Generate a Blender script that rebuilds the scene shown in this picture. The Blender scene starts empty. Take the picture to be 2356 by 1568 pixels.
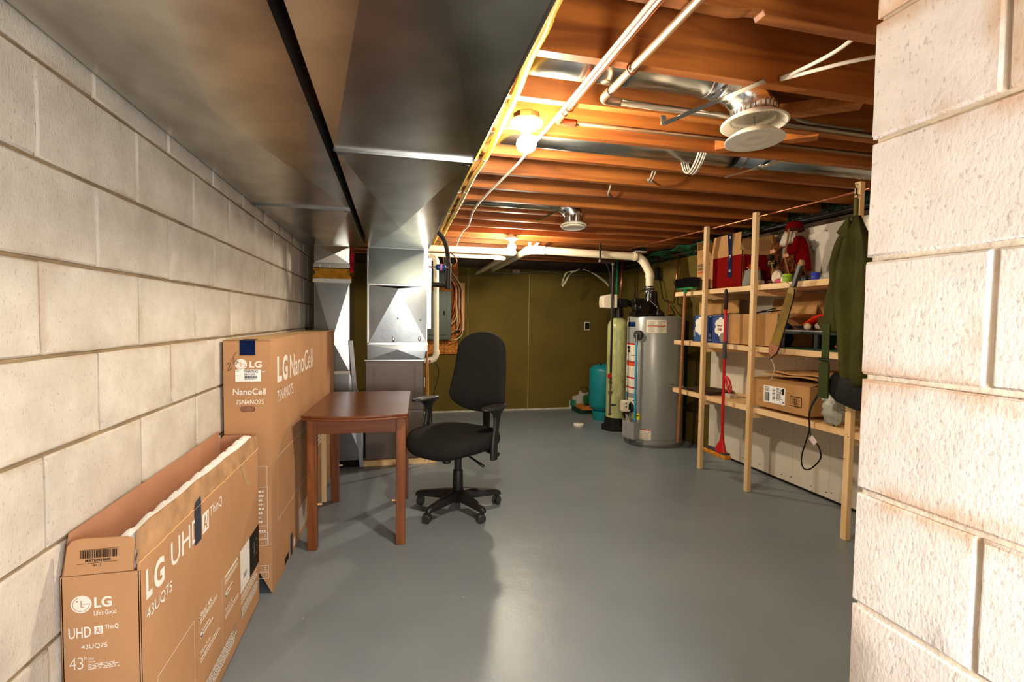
import bpy, math, random
from mathutils import Vector, Matrix, Euler, noise as mnoise
random.seed(7)
PI = math.pi
SC = bpy.context.scene
COL = SC.collection
# ---------------------------------------------------------------- camera
def cam_setup():
    yaw, pitch, roll, F = .237, .0428, .0133, 1131.6
    cy, sy, cp, sp = math.cos(yaw), math.sin(yaw), math.cos(pitch), math.sin(pitch)
    f = Vector((sy*cp, cy*cp, -sp)); r0 = Vector((cy, -sy, 0)); d0 = f.cross(r0)
    r = r0*math.cos(roll) - d0*math.sin(roll)*1.0
    d = f.cross(r)
    r = r.normalized(); d = d.normalized()
    cam = bpy.data.cameras.new('camera'); o = bpy.data.objects.new('camera', cam); COL.objects.link(o)
    m = Matrix((( r.x, -d.x, -f.x, 0), (r.y, -d.y, -f.y, 0), (r.z, -d.z, -f.z, 1.2), (0, 0, 0, 1)))
    o.matrix_world = m
    cam.sensor_fit = 'HORIZONTAL'; cam.sensor_width = 36.0; cam.lens = F/2356*36
    cam.clip_start = .02; cam.clip_end = 60
    SC.camera = o
cam_setup()
SC.view_settings.view_transform = 'Standard'; SC.view_settings.look = 'None'
SC.view_settings.gamma = 1.0; SC.view_settings.exposure = 1.25
try: SC.view_settings.use_curve_mapping = False
except Exception: pass
W = bpy.data.worlds.new('world'); SC.world = W; W.use_nodes = True
W.node_tree.nodes['Background'].inputs[0].default_value = (1, .95, .88, 1)
W.node_tree.nodes['Background'].inputs[1].default_value = .03
def lamp(name, kind, loc, energy, color, size=.1, rot=(0, 0, 0), **k):
    l = bpy.data.lights.new(name, kind); l.energy = energy; l.color = color
    if kind == 'AREA': l.size = size
    else: l.shadow_soft_size = size
    for a, b in k.items(): setattr(l, a, b)
    o = bpy.data.objects.new(name, l); COL.objects.link(o); o.location = loc; o.rotation_euler = rot
    return o
FLASH = 16; BULB = 600.0
# light from the front part of the basement, behind the photographer
lamp('fill_lamp', 'AREA', (.42, -.38, 1.02), FLASH, (1, .95, .90), .4, (math.radians(74), 0, 0))

# ---------------------------------------------------------------- colour / materials
def lin(c): return c/12.92 if c <= .04045 else ((c+.055)/1.055)**2.4
def rgb(r, g, b): return (lin(r/255), lin(g/255), lin(b/255), 1)
MC = {}
def M(name, col, rough=.6, metal=0., noise=None, bump=None, emit=0, alpha=1, trans=0, spec=.5, stretch=(1, 1, 1), col2=None, dist=0):
    if name in MC: return MC[name]
    m = bpy.data.materials.new(name); m.use_nodes = True; nt = m.node_tree; b = nt.nodes['Principled BSDF']
    if len(col) == 3: col = rgb(*col)
    b.inputs['Base Color'].default_value = col; b.inputs['Roughness'].default_value = rough; b.inputs['Metallic'].default_value = metal
    b.inputs['Specular IOR Level'].default_value = spec if rough < .6 or spec != .5 else .22
    if emit:
        b.inputs['Emission Color'].default_value = col; b.inputs['Emission Strength'].default_value = emit
    if alpha < 1: b.inputs['Alpha'].default_value = alpha
    if trans: b.inputs['Transmission Weight'].default_value = trans
    if noise or bump:
        tc = nt.nodes.new('ShaderNodeTexCoord'); mp = nt.nodes.new('ShaderNodeMapping'); mp.inputs['Scale'].default_value = stretch
        nt.links.new(tc.outputs['Object'], mp.inputs['Vector'])
    if noise:
        n = nt.nodes.new('ShaderNodeTexNoise'); n.inputs['Scale'].default_value = noise[0]; n.inputs['Detail'].default_value = 6; n.inputs['Distortion'].default_value = dist
        nt.links.new(mp.outputs[0], n.inputs['Vector'])
        cr = nt.nodes.new('ShaderNodeValToRGB')
        c2 = rgb(*col2) if col2 and len(col2) == 3 else (col2 or tuple([min(1, x*(1-noise[1])) for x in col[:3]]+[1]))
        c1 = col if col2 else tuple([min(1, x*(1+noise[1]*.6)) for x in col[:3]]+[1])
        cr.color_ramp.elements[0].position = .33; cr.color_ramp.elements[1].position = .67
        cr.color_ramp.elements[0].color = c2; cr.color_ramp.elements[1].color = c1
        nt.links.new(n.outputs['Fac'], cr.inputs[0]); nt.links.new(cr.outputs[0], b.inputs['Base Color'])
    if bump:
        n2 = nt.nodes.new('ShaderNodeTexNoise'); n2.inputs['Scale'].default_value = bump[0]; n2.inputs['Detail'].default_value = 5
        nt.links.new(mp.outputs[0], n2.inputs['Vector'])
        bp = nt.nodes.new('ShaderNodeBump'); bp.inputs['Strength'].default_value = bump[1]; bp.inputs['Distance'].default_value = bump[2] if len(bump) > 2 else .004
        nt.links.new(n2.outputs['Fac'], bp.inputs['Height']); nt.links.new(bp.outputs[0], b.inputs['Normal'])
    MC[name] = m
    return m
def M_wood(name, c1, c2, axis, rough=.6, knots=True, sc=1.0):
    """grain runs along axis (0,1,2)"""
    if name in MC: return MC[name]
    m = bpy.data.materials.new(name); m.use_nodes = True; nt = m.node_tree; b = nt.nodes['Principled BSDF']; N = nt.nodes.new; L = nt.links.new
    tc = N('ShaderNodeTexCoord'); oi = N('ShaderNodeObjectInfo'); mp = N('ShaderNodeMapping')
    s = [14*sc]*3; s[axis] = .9*sc; mp.inputs['Scale'].default_value = s
    add = N('ShaderNodeVectorMath'); add.operation = 'ADD'
    mul = N('ShaderNodeMath'); mul.operation = 'MULTIPLY'; mul.inputs[1].default_value = 37
    L(oi.outputs['Random'], mul.inputs[0]); L(tc.outputs['Object'], mp.inputs[0]); L(mp.outputs[0], add.inputs[0]); L(mul.outputs[0], add.inputs[1])
    n = N('ShaderNodeTexNoise'); n.inputs['Scale'].default_value = 1.0; n.inputs['Detail'].default_value = 8; n.inputs['Distortion'].default_value = 1.2
    L(add.outputs[0], n.inputs['Vector'])
    cr = N('ShaderNodeValToRGB'); e = cr.color_ramp.elements; e[0].position = .3; e[0].color = rgb(*c2); e[1].position = .65; e[1].color = rgb(*c1)
    L(n.outputs['Fac'], cr.inputs[0])
    last = cr.outputs[0]
    if knots:
        mp2 = N('ShaderNodeMapping'); s = [9*sc]*3; s[axis] = 2.4*sc; mp2.inputs['Scale'].default_value = s
        L(tc.outputs['Object'], mp2.inputs[0]); a2 = N('ShaderNodeVectorMath'); a2.operation = 'ADD'; L(mp2.outputs[0], a2.inputs[0]); L(mul.outputs[0], a2.inputs[1])
        v = N('ShaderNodeTexVoronoi'); v.inputs['Scale'].default_value = .55; L(a2.outputs[0], v.inputs['Vector'])
        c3 = N('ShaderNodeValToRGB'); c3.color_ramp.elements[0].position = .04; c3.color_ramp.elements[0].color = (.35, .35, .35, 1); c3.color_ramp.elements[1].position = .13; c3.color_ramp.elements[1].color = (1, 1, 1, 1)
        L(v.outputs['Distance'], c3.inputs[0]); mx = N('ShaderNodeMix'); mx.data_type = 'RGBA'; mx.blend_type = 'MULTIPLY'; mx.inputs[0].default_value = .8
        L(last, mx.inputs[6]); L(c3.outputs[0], mx.inputs[7]); last = mx.outputs[2]
    rv = N('ShaderNodeHueSaturation'); mr = N('ShaderNodeMapRange'); mr.inputs[3].default_value = .85; mr.inputs[4].default_value = 1.15
    L(oi.outputs['Random'], mr.inputs[0]); L(mr.outputs[0], rv.inputs['Value']); L(last, rv.inputs['Color']); L(rv.outputs[0], b.inputs['Base Color'])
    bp = N('ShaderNodeBump'); bp.inputs['Strength'].default_value = .25; bp.inputs['Distance'].default_value = .002; L(n.outputs['Fac'], bp.inputs['Height']); L(bp.outputs[0], b.inputs['Normal'])
    b.inputs['Roughness'].default_value = rough
    MC[name] = m
    return m
def M_block(name, c1, c2, stain, z0, y0, amount, wide):
    m = bpy.data.materials.new(name); m.use_nodes = True; nt = m.node_tree; b = nt.nodes['Principled BSDF']; N = nt.nodes.new; L = nt.links.new
    tc = N('ShaderNodeTexCoord'); n = N('ShaderNodeTexNoise'); n.inputs['Scale'].default_value = 7; n.inputs['Detail'].default_value = 8; n.inputs['Roughness'].default_value = .65
    L(tc.outputs['Object'], n.inputs['Vector'])
    cr = N('ShaderNodeValToRGB'); e = cr.color_ramp.elements; e[0].position = .3; e[0].color = rgb(*c2); e[1].position = .7; e[1].color = rgb(*c1); L(n.outputs['Fac'], cr.inputs[0])
    # speckle: small dark vertical pits
    mp = N('ShaderNodeMapping'); mp.inputs['Scale'].default_value = (190, 190, 95); L(tc.outputs['Object'], mp.inputs[0])
    n2 = N('ShaderNodeTexNoise'); n2.inputs['Scale'].default_value = 1; n2.inputs['Detail'].default_value = 3; L(mp.outputs[0], n2.inputs['Vector'])
    c2r = N('ShaderNodeValToRGB'); c2r.color_ramp.elements[0].position = .30; c2r.color_ramp.elements[0].color = (.42, .4, .4, 1); c2r.color_ramp.elements[1].position = .38; c2r.color_ramp.elements[1].color = (1, 1, 1, 1); L(n2.outputs['Fac'], c2r.inputs[0])
    mx = N('ShaderNodeMix'); mx.data_type = 'RGBA'; mx.blend_type = 'MULTIPLY'; mx.inputs[0].default_value = .5; L(cr.outputs[0], mx.inputs[6]); L(c2r.outputs[0], mx.inputs[7])
    # stains hugging the joints
    sep = N('ShaderNodeSeparateXYZ'); L(tc.outputs['Object'], sep.inputs[0]); cmb = N('ShaderNodeCombineXYZ')
    def madd(sock, v):
        a = N('ShaderNodeMath'); a.operation = 'ADD'; a.inputs[1].default_value = v; L(sock, a.inputs[0]); return a.outputs[0]
    L(madd(sep.outputs[1], 20*.4064-y0), cmb.inputs[0]); L(madd(sep.outputs[2], 20*.2032-z0), cmb.inputs[1])
    n4 = N('ShaderNodeTexNoise'); n4.inputs['Scale'].default_value = 22; n4.inputs['Detail'].default_value = 6; L(tc.outputs['Object'], n4.inputs['Vector'])
    ad = N('ShaderNodeVectorMath'); ad.operation = 'MULTIPLY_ADD'; ad.inputs[1].default_value = (.03, .03, 0); L(n4.outputs['Color'], ad.inputs[0]); L(cmb.outputs[0], ad.inputs[2])
    off = N('ShaderNodeVectorMath'); off.operation = 'SUBTRACT'; off.inputs[1].default_value = (.015, .015, 0); L(ad.outputs[0], off.inputs[0])
    bk = N('ShaderNodeTexBrick'); bk.offset = .5; bk.offset_frequency = 2; bk.inputs['Color1'].default_value = (0, 0, 0, 1); bk.inputs['Color2'].default_value = (0, 0, 0, 1); bk.inputs['Mortar'].default_value = (1, 1, 1, 1)
    bk.inputs['Scale'].default_value = 1; bk.inputs['Brick Width'].default_value = .4064; bk.inputs['Row Height'].default_value = .2032; bk.inputs['Mortar Size'].default_value = wide; bk.inputs['Mortar Smooth'].default_value = 1; L(off.outputs[0], bk.inputs['Vector'])
    n3 = N('ShaderNodeTexNoise'); n3.inputs['Scale'].default_value = 5; n3.inputs['Detail'].default_value = 4; L(tc.outputs['Object'], n3.inputs['Vector'])
    c3 = N('ShaderNodeValToRGB'); c3.color_ramp.elements[0].position = .5; c3.color_ramp.elements[1].position = .6; L(n3.outputs['Fac'], c3.inputs[0])
    mu = N('ShaderNodeMath'); mu.operation = 'MULTIPLY'; L(bk.outputs['Color'], mu.inputs[0]); L(c3.outputs[0], mu.inputs[1])
    mu2 = N('ShaderNodeMath'); mu2.operation = 'MULTIPLY'; mu2.inputs[1].default_value = amount; L(mu.outputs[0], mu2.inputs[0])
    mx2 = N('ShaderNodeMix'); mx2.data_type = 'RGBA'; L(mu2.outputs[0], mx2.inputs[0]); L(mx.outputs[2], mx2.inputs[6]); mx2.inputs[7].default_value = rgb(*stain)
    L(mx2.outputs[2], b.inputs['Base Color']); b.inputs['Roughness'].default_value = .9; b.inputs['Specular IOR Level'].default_value = .25
    bp = N('ShaderNodeBump'); bp.inputs['Strength'].default_value = .5; bp.inputs['Distance'].default_value = .003; L(n2.outputs['Fac'], bp.inputs['Height'])
    nb = N('ShaderNodeTexNoise'); nb.inputs['Scale'].default_value = 30; nb.inputs['Detail'].default_value = 6; L(tc.outputs['Object'], nb.inputs['Vector'])
    b2 = N('ShaderNodeBump'); b2.inputs['Strength'].default_value = .35; b2.inputs['Distance'].default_value = .004; L(nb.outputs['Fac'], b2.inputs['Height']); L(bp.outputs[0], b2.inputs['Normal'])
    L(b2.outputs[0], b.inputs['Normal'])
    return m

# ---------------------------------------------------------------- mesh builder
class MB:
    def __init__(s): s.v = []; s.f = []; s.m = []; s.mats = []
    def mi(s, mat):
        if mat is None: return 0
        if mat not in s.mats: s.mats.append(mat)
        return s.mats.index(mat)
    def add(s, vs, fs, mat=None):
        k = len(s.v); s.v += [Vector(p) for p in vs]; i = s.mi(mat)
        for f in fs: s.f.append([a+k for a in f]); s.m.append(i)
        return s
    def box(s, x0, x1, y0, y1, z0, z1, mat=None):
        return s.add([(x0,y0,z0),(x1,y0,z0),(x1,y1,z0),(x0,y1,z0),(x0,y0,z1),(x1,y0,z1),(x1,y1,z1),(x0,y1,z1)],
                     [(0,3,2,1),(4,5,6,7),(0,1,5,4),(1,2,6,5),(2,3,7,6),(3,0,4,7)], mat)
    def obox(s, c, size, rot=(0,0,0), mat=None):
        R = Euler(rot).to_matrix(); c = Vector(c); hx, hy, hz = [a/2 for a in size]
        vs = [c+R@Vector(p) for p in [(-hx,-hy,-hz),(hx,-hy,-hz),(hx,hy,-hz),(-hx,hy,-hz),(-hx,-hy,hz),(hx,-hy,hz),(hx,hy,hz),(-hx,hy,hz)]]
        return s.add(vs, [(0,3,2,1),(4,5,6,7),(0,1,5,4),(1,2,6,5),(2,3,7,6),(3,0,4,7)], mat)
    def bar(s, a, b, w, h, up=(0,0,1), mat=None):
        """rectangular bar from a to b"""
        a = Vector(a); b = Vector(b); d = (b-a).normalized(); u = Vector(up)
        if abs(d.dot(u)) > .95: u = Vector((1,0,0))
        sx = d.cross(u).normalized(); sz = sx.cross(d).normalized()
        vs = []
        for p in (a, b):
            for i, j in ((-1,-1),(1,-1),(1,1),(-1,1)): vs.append(p+sx*i*w/2+sz*j*h/2)
        return s.add(vs, [(0,3,2,1),(4,5,6,7),(0,1,5,4),(1,2,6,5),(2,3,7,6),(3,0,4,7)], mat)
    def tube(s, pts, r, n=10, closed=False, mat=None, cap=True, flat=1.0):
        pts = [Vector(p) for p in pts]; N = len(pts); rr = r if isinstance(r, (list, tuple)) else [r]*N
        vs = []; prev = None
        for i, p in enumerate(pts):
            if closed: t = pts[(i+1) % N]-pts[i-1]
            else: t = pts[min(i+1, N-1)]-pts[max(i-1, 0)]
            t.normalize()
            if prev is None:
                u = Vector((0,0,1)) if abs(t.z) < .9 else Vector((1,0,0))
                x = t.cross(u).normalized()
            else:
                x = (prev-t*prev.dot(t)); x = x.normalized() if x.length > 1e-6 else t.orthogonal().normalized()
            prev = x; y = t.cross(x).normalized()
            for k in range(n):
                a = 2*PI*k/n; vs.append(p+x*math.cos(a)*rr[i]+y*math.sin(a)*rr[i]*flat)
        fs = []
        M_ = N if closed else N-1
        for i in range(M_):
            a = i*n; b = ((i+1) % N)*n
            for k in range(n): fs.append((a+k, a+(k+1) % n, b+(k+1) % n, b+k))
        if not closed and cap: fs.append(tuple(range(n-1, -1, -1))); fs.append(tuple((N-1)*n+k for k in range(n)))
        return s.add(vs, fs, mat)
    def lathe(s, prof, c=(0,0,0), n=32, axis='z', mat=None, a0=0, a1=2*PI):
        c = Vector(c); full = abs(a1-a0-2*PI) < 1e-6; K = n if full else n+1
        vs = []
        for r, h in prof:
            for k in range(K):
                a = a0+(a1-a0)*k/n; x, y = r*math.cos(a), r*math.sin(a)
                if axis == 'z': p = (x, y, h)
                elif axis == 'x': p = (h, x, y)
                else: p = (x, h, -y) 
                vs.append(c+Vector(p))
        fs = []
        for i in range(len(prof)-1):
            for k in range(n):
                k2 = (k+1) % K; fs.append((i*K+k, i*K+k2, (i+1)*K+k2, (i+1)*K+k))
        if full:
            if prof[0][0] > 1e-5: fs.append(tuple(range(n-1, -1, -1)))
            if prof[-1][0] > 1e-5: fs.append(tuple((len(prof)-1)*K+k for k in range(n)))
        return s.add(vs, fs, mat)
    def ball(s, c, r, n=16, mat=None, fn=None):
        if not isinstance(r, (tuple, list)): r = (r, r, r)
        c = Vector(c); vs = []; m = n//2
        for i in range(m+1):
            t = PI*i/m
            for k in range(n):
                a = 2*PI*k/n; d = Vector((math.sin(t)*math.cos(a), math.sin(t)*math.sin(a), math.cos(t)))
                q = fn(d) if fn else 1
                vs.append(c+Vector((d.x*r[0]*q, d.y*r[1]*q, d.z*r[2]*q)))
        fs = [(i*n+k, (i+1)*n+k, (i+1)*n+(k+1) % n, i*n+(k+1) % n) for i in range(m) for k in range(n)]
        return s.add(vs, fs, mat)
    def prism(s, poly, o, u, v, t, mat=None):
        """polygon (a,b) in plane o+a*u+b*v extruded by vector t"""
        o, u, v, t = Vector(o), Vector(u), Vector(v), Vector(t); n = len(poly)
        vs = [o+u*a+v*b for a, b in poly]; vs += [p+t for p in vs]
        fs = [tuple(range(n)), tuple(range(2*n-1, n-1, -1))]+[(i, i+n, (i+1) % n+n, (i+1) % n) for i in range(n)]
        return s.add(vs, fs, mat)
    def quad(s, a, b, c, d, mat=None): return s.add([a, b, c, d], [(0, 1, 2, 3)], mat)
    def loft(s, rings, mat=None, cap=True):
        n = len(rings[0]); vs = [p for r in rings for p in r]; fs = []
        for i in range(len(rings)-1):
            for k in range(n): fs.append((i*n+k, i*n+(k+1) % n, (i+1)*n+(k+1) % n, (i+1)*n+k))
        if cap: fs.append(tuple(range(n-1, -1, -1))); fs.append(tuple((len(rings)-1)*n+k for k in range(n)))
        return s.add(vs, fs, mat)
    def grid(s, fn, nu, nv, mat=None):
        vs = [fn(i/nu, j/nv) for j in range(nv+1) for i in range(nu+1)]
        fs = [(j*(nu+1)+i, j*(nu+1)+i+1, (j+1)*(nu+1)+i+1, (j+1)*(nu+1)+i) for j in range(nv) for i in range(nu)]
        return s.add(vs, fs, mat)
    def build(s, name, mat=None, parent=None, world=False, smooth=False, bevel=0, label=None, kind=None, sub=0, origin=None, solid=0, recalc=True):
        me = bpy.data.meshes.new(name); vs = s.v
        if parent is not None and world:
            inv = WM(parent).inverted(); vs = [inv@p for p in vs]
        if origin is not None: o_ = Vector(origin); vs = [p-o_ for p in vs]
        me.from_pydata([tuple(p) for p in vs], [], s.f)
        if s.mats:
            for m in s.mats: me.materials.append(m)
            me.polygons.foreach_set('material_index', s.m)
        elif mat: me.materials.append(mat)
        if recalc:
            import bmesh
            bm = bmesh.new(); bm.from_mesh(me); bmesh.ops.recalc_face_normals(bm, faces=bm.faces); bm.to_mesh(me); bm.free()
        if smooth:
            me.polygons.foreach_set('use_smooth', [True]*len(me.polygons))
            if smooth is not True: me.set_sharp_from_angle(angle=math.radians(smooth))
        me.update()
        o = bpy.data.objects.new(name, me); COL.objects.link(o)
        if origin is not None: o.location = origin
        if parent is not None: o.parent = parent
        if solid:
            d = o.modifiers.new('solid', 'SOLIDIFY'); d.thickness = solid; d.offset = 0
        if sub:
            d = o.modifiers.new('sub', 'SUBSURF'); d.levels = sub; d.render_levels = sub
        if bevel:
            d = o.modifiers.new('bev', 'BEVEL'); d.width = bevel; d.segments = 2; d.limit_method = 'ANGLE'; d.angle_limit = math.radians(40)
        if label: o['label'] = label
        if kind: o['kind'] = kind
        return o
def WM(o):
    m = Matrix.Translation(o.location) @ o.rotation_euler.to_matrix().to_4x4()
    return WM(o.parent)@m if o.parent else m
def thing(name, label, cat, loc=(0,0,0), rz=0, group=None, rot=None):
    o = bpy.data.objects.new(name, None); COL.objects.link(o); o.location = loc; o.rotation_euler = rot or (0, 0, rz); o.empty_display_size = .05
    o['label'] = label; o['category'] = cat
    if group: o['group'] = group
    return o
def tag(o, label, cat, group=None):
    o['label'] = label; o['category'] = cat
    if group: o['group'] = group
    return o
def struct(o): o['kind'] = 'structure'; return o
def copy_tree(o, parent=None):
    c = o.copy(); COL.objects.link(c); c.parent = parent
    for ch in [x for x in COL.objects if x.parent == o]: copy_tree(ch, c)
    return c
def smooth_path(pts, k=6):
    P = [Vector(p) for p in pts]; out = []
    for i in range(len(P)-1):
        p0 = P[max(i-1, 0)]; p1 = P[i]; p2 = P[i+1]; p3 = P[min(i+2, len(P)-1)]
        for j in range(k):
            t = j/k
            out.append(.5*((2*p1)+(-p0+p2)*t+(2*p0-5*p1+4*p2-p3)*t*t+(-p0+3*p1-3*p2+p3)*t**3))
    out.append(P[-1]); return out
TXT = {}
def text_geo(s, bold=0.):
    if (s, bold) in TXT: return TXT[(s, bold)]
    cu = bpy.data.curves.new('t', 'FONT'); cu.body = s; cu.size = 1; cu.offset = bold; cu.resolution_u = 3; cu.fill_mode = 'BOTH'
    o = bpy.data.objects.new('t', cu); COL.objects.link(o)
    bpy.context.view_layer.update()
    dg = bpy.context.evaluated_depsgraph_get(); ev = o.evaluated_get(dg); me = ev.to_mesh()
    vs = [(v.co.x, v.co.y) for v in me.vertices]; fs = [tuple(p.vertices) for p in me.polygons]
    ev.to_mesh_clear(); bpy.data.objects.remove(o); bpy.data.curves.remove(cu)
    x0 = min(v[0] for v in vs); x1 = max(v[0] for v in vs); y0 = min(v[1] for v in vs); y1 = max(v[1] for v in vs)
    TXT[(s, bold)] = ([((x-x0)/(x1-x0), (y-y0)/(y1-y0)) for x, y in vs], fs)
    return TXT[(s, bold)]
class Face:
    """printing on a flat face: o origin, u right, v up"""
    def __init__(s, o, u, v, lift=.0007): s.o = Vector(o); s.u = Vector(u); s.v = Vector(v); s.n = s.u.cross(s.v).normalized(); s.l = lift
    def P(s, a, b, k=1): return s.o+s.u*a+s.v*b+s.n*s.l*k
    def text(s, mb, t, x0, x1, y0, y1, bold=0., mat=None, k=1, fn=None, vert=False):
        vs, fs = text_geo(t, bold)
        if vert: mb.add([s.P(x1-(x1-x0)*b, y0+(y1-y0)*a, k) for a, b in vs], fs, mat)
        else: mb.add([s.P(x0+(x1-x0)*a, y0+(y1-y0)*b, k) for a, b in vs], fs, mat)
    def rect(s, mb, x0, x1, y0, y1, mat=None, k=1): mb.add([s.P(x0, y0, k), s.P(x1, y0, k), s.P(x1, y1, k), s.P(x0, y1, k)], [(0, 1, 2, 3)], mat)
    def line(s, mb, a, b, w, mat=None, k=1):
        dx, dy = b[0]-a[0], b[1]-a[1]; L = math.hypot(dx, dy); nx, ny = -dy/L*w/2, dx/L*w/2
        mb.add([s.P(a[0]-nx, a[1]-ny, k), s.P(b[0]-nx, b[1]-ny, k), s.P(b[0]+nx, b[1]+ny, k), s.P(a[0]+nx, a[1]+ny, k)], [(0, 1, 2, 3)], mat)
    def disc(s, mb, cx, cy, r, mat=None, k=1, n=28, r2=None):
        r2 = r2 or r
        mb.add([s.P(cx+r*math.cos(2*PI*i/n), cy+r2*math.sin(2*PI*i/n), k) for i in range(n)], [tuple(range(n))], mat)
    def arc(s, mb, cx, cy, r, a0, a1, w, mat=None, k=1, n=20, sy=1):
        vs = []; 
        for i in range(n+1):
            a = a0+(a1-a0)*i/n
            for q in (r-w/2, r+w/2): vs.append(s.P(cx+q*math.cos(a), cy+q*math.sin(a)*sy, k))
        mb.add(vs, [(2*i, 2*i+1, 2*i+3, 2*i+2) for i in range(n)], mat)
    def smallprint(s, mb, x0, x1, y0, y1, rows, mat=None, k=1, seed=1, fill=.8):
        R = random.Random(seed); h = (y1-y0)/rows
        for i in range(rows):
            x = x0; y = y1-(i+1)*h+h*.25; end = x0+(x1-x0)*(fill+(1-fill)*R.random())
            while x < end-.002:
                w = min(R.uniform(.006, .022)*((x1-x0)/.1)**.5, end-x)
                s.rect(mb, x, x+w, y, y+h*.5, mat, k); x += w+.003
    def barcode(s, mb, x0, x1, y0, y1, mat=None, k=1, seed=3, n=34):
        R = random.Random(seed); ws = [R.choice((1, 1, 2, 3)) for _ in range(2*n)]; T = sum(ws); x = x0
        for i, w in enumerate(ws):
            d = w/T*(x1-x0)
            if i % 2 == 0: s.rect(mb, x, x+d, y0, y1, mat, k)
            x += d

# ---------------------------------------------------------------- palette
m_mortar = M('mortar', (142, 122, 94), .95, bump=(60, .6, .004), noise=(9, .25))
m_mortar_l = M('mortar_light', (215, 200, 178), .95, bump=(60, .6, .004), noise=(9, .2))
m_galv = M('galvanised_steel', (190, 188, 180), .27, 1., noise=(5, .22), bump=(3, .12, .01))
m_galv_b = M('bright_galvanised_steel', (160, 162, 162), .27, 1., noise=(4, .2), bump=(4, .15, .008))
m_plen = M('plenum_steel', (132, 136, 137), .27, 1., noise=(4, .2), bump=(4, .15, .008))
m_alu = M('shiny_aluminium', (215, 215, 212), .2, 1.)
m_joist = M_wood('joist_wood', (176, 103, 36), (120, 61, 15), 0, .62)
m_pine_z = M_wood('pine_upright', (246, 214, 164), (228, 182, 122), 2, .6)
m_pine_y = M_wood('pine_rail', (246, 214, 164), (226, 180, 120), 1, .6)
m_ply = M_wood('subfloor_boards', (100, 54, 22), (70, 34, 12), 1, .8, False)
m_osb = M('osb_board', (190, 120, 50), .8, noise=(40, .5), bump=(50, .5))
m_card = M('brown_cardboard', (186, 140, 100), .78, noise=(3, .12), bump=(90, .08, .001))
m_card_in = M('cardboard_inside', (182, 132, 102), .85, noise=(4, .15))
m_card_d = M('kraft_cardboard', (186, 140, 88), .8, noise=(4, .18))
m_white = M('white_print', (238, 232, 222), .7)
m_black = M('black_print', (22, 20, 20), .6)
m_navy = M('navy_tape', (8, 26, 66), .8, spec=.1)
m_dtape = M('dark_cloth_tape', (48, 52, 66), .55)
m_tanprint = M('brown_print', (176, 122, 78), .75)
m_redwood = M_wood('red_brown_wood', (134, 76, 32), (96, 48, 18), 2, .42, False, 2.2)
m_redwood_x = M_wood('red_brown_apron_wood', (126, 70, 32), (100, 48, 18), 0, .42, False, 2.2)
m_top = M_wood('varnished_table_top', (112, 64, 36), (80, 42, 24), 0, .24, False, 1.6)
m_fabric = M('black_upholstery', (30, 29, 28), .95, bump=(400, .3, .001), spec=.2)
m_plast = M('black_plastic', (22, 22, 23), .45, bump=(300, .15, .0005))
m_pvc = M('cream_pvc', (232, 222, 192), .4)
m_copper = M('copper_pipe', (200, 128, 88), .32, .9, noise=(6, .3))
m_yellow = M('yellow_coated_tube', (226, 190, 66), .4)
m_cablew = M('white_cable_sheath', (226, 220, 208), .5)
m_dark = M('dark_void', (16, 14, 12), .9)
m_iron = M('black_iron', (40, 34, 30), .5, .6)
m_floor = None
# ================================================================ SHELL
XL, XJ, XR, YB, ZC = -.7053, .803, 2.885, 6.30, 1.972
ZT = 2.205
def block_wall(name, plane, ya, yb, za, zb, zref, yref, mb_mat, mort, thick, face, end=None):
    """plane: x position; face +1 looks to +x ; courses hang from zref, half bond from yref"""
    mb = MB(); C, B, g, p = .2032, .4064, .009, .007
    xb = plane-face*p
    mb.box(min(xb, xb-face*thick), max(xb, xb-face*thick), ya, yb, za, zb, mort)
    k0 = math.floor((za-zref)/C)-1; k1 = math.ceil((zb-zref)/C)+1
    for k in range(k0, k1):
        z0, z1 = max(zref+k*C+g/2, za), min(zref+(k+1)*C-g/2, zb)
        if z1-z0 < .01: continue
        sh = 0 if (k % 2 == 0) else B/2
        j = math.floor((ya-yref-sh)/B)-1
        while True:
            y0 = yref+sh+j*B+g/2; y1 = y0+B-g; j += 1
            if y0 > yb: break
            y0, y1 = max(y0, ya-.0), min(y1, yb)
            if y1-y0 < .02: continue
            c = .0035; jx = random.uniform(-.001, .001)
            e0 = 0; e1 = p if (end and y1 >= yb-.001) else 0
            # bumpy face
            NY, NZ = (6, 3)
            def fn(a, b, y0=y0, y1=y1+e1, z0=z0, z1=z1):
                edge = a in (0, 1) or b in (0, 1)
                y = y0+(y1-y0)*a; z = z0+(z1-z0)*b
                w = .0012*mnoise.noise(Vector((y*30, z*30, plane*7)))
                if not edge: return Vector((plane+face*(jx+w), y, z))
                return Vector((plane-face*.004, y+w*1.6, z+w*1.6))
            us = [0, .012, .2, .4, .6, .8, .988, 1]; vs_ = [0, .022, .33, .66, .978, 1]
            V = [fn(a, b) for b in vs_ for a in us]; n = len(us)
            F = [(r*n+i, r*n+i+1, (r+1)*n+i+1, (r+1)*n+i) for r in range(len(vs_)-1) for i in range(n-1)]
            # sides
            o = len(V); bb = plane-face*(p+.03)
            V += [Vector((bb, y0, z0)), Vector((bb, y1+e1, z0)), Vector((bb, y1+e1, z1)), Vector((bb, y0, z1))]
            bot = list(range(n)); top = [(len(vs_)-1)*n+i for i in range(n)]
            F += [tuple([o, o+1]+bot[::-1]), tuple([o+3, o+2]+top[::-1]), tuple([o, o+3]+[r*n for r in range(len(vs_)-1, -1, -1)]), tuple([o+1, o+2]+[r*n+n-1 for r in range(len(vs_)-1, -1, -1)])]
            mb.add(V, F, mb_mat)
            if e1:
                mb.box(min(bb, plane-face*thick), max(bb, plane-face*thick), y0, y1+e1, z0, z1, mb_mat)
    o = mb.build(name, smooth=35); return struct(o)
zr = 1.7187
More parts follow.
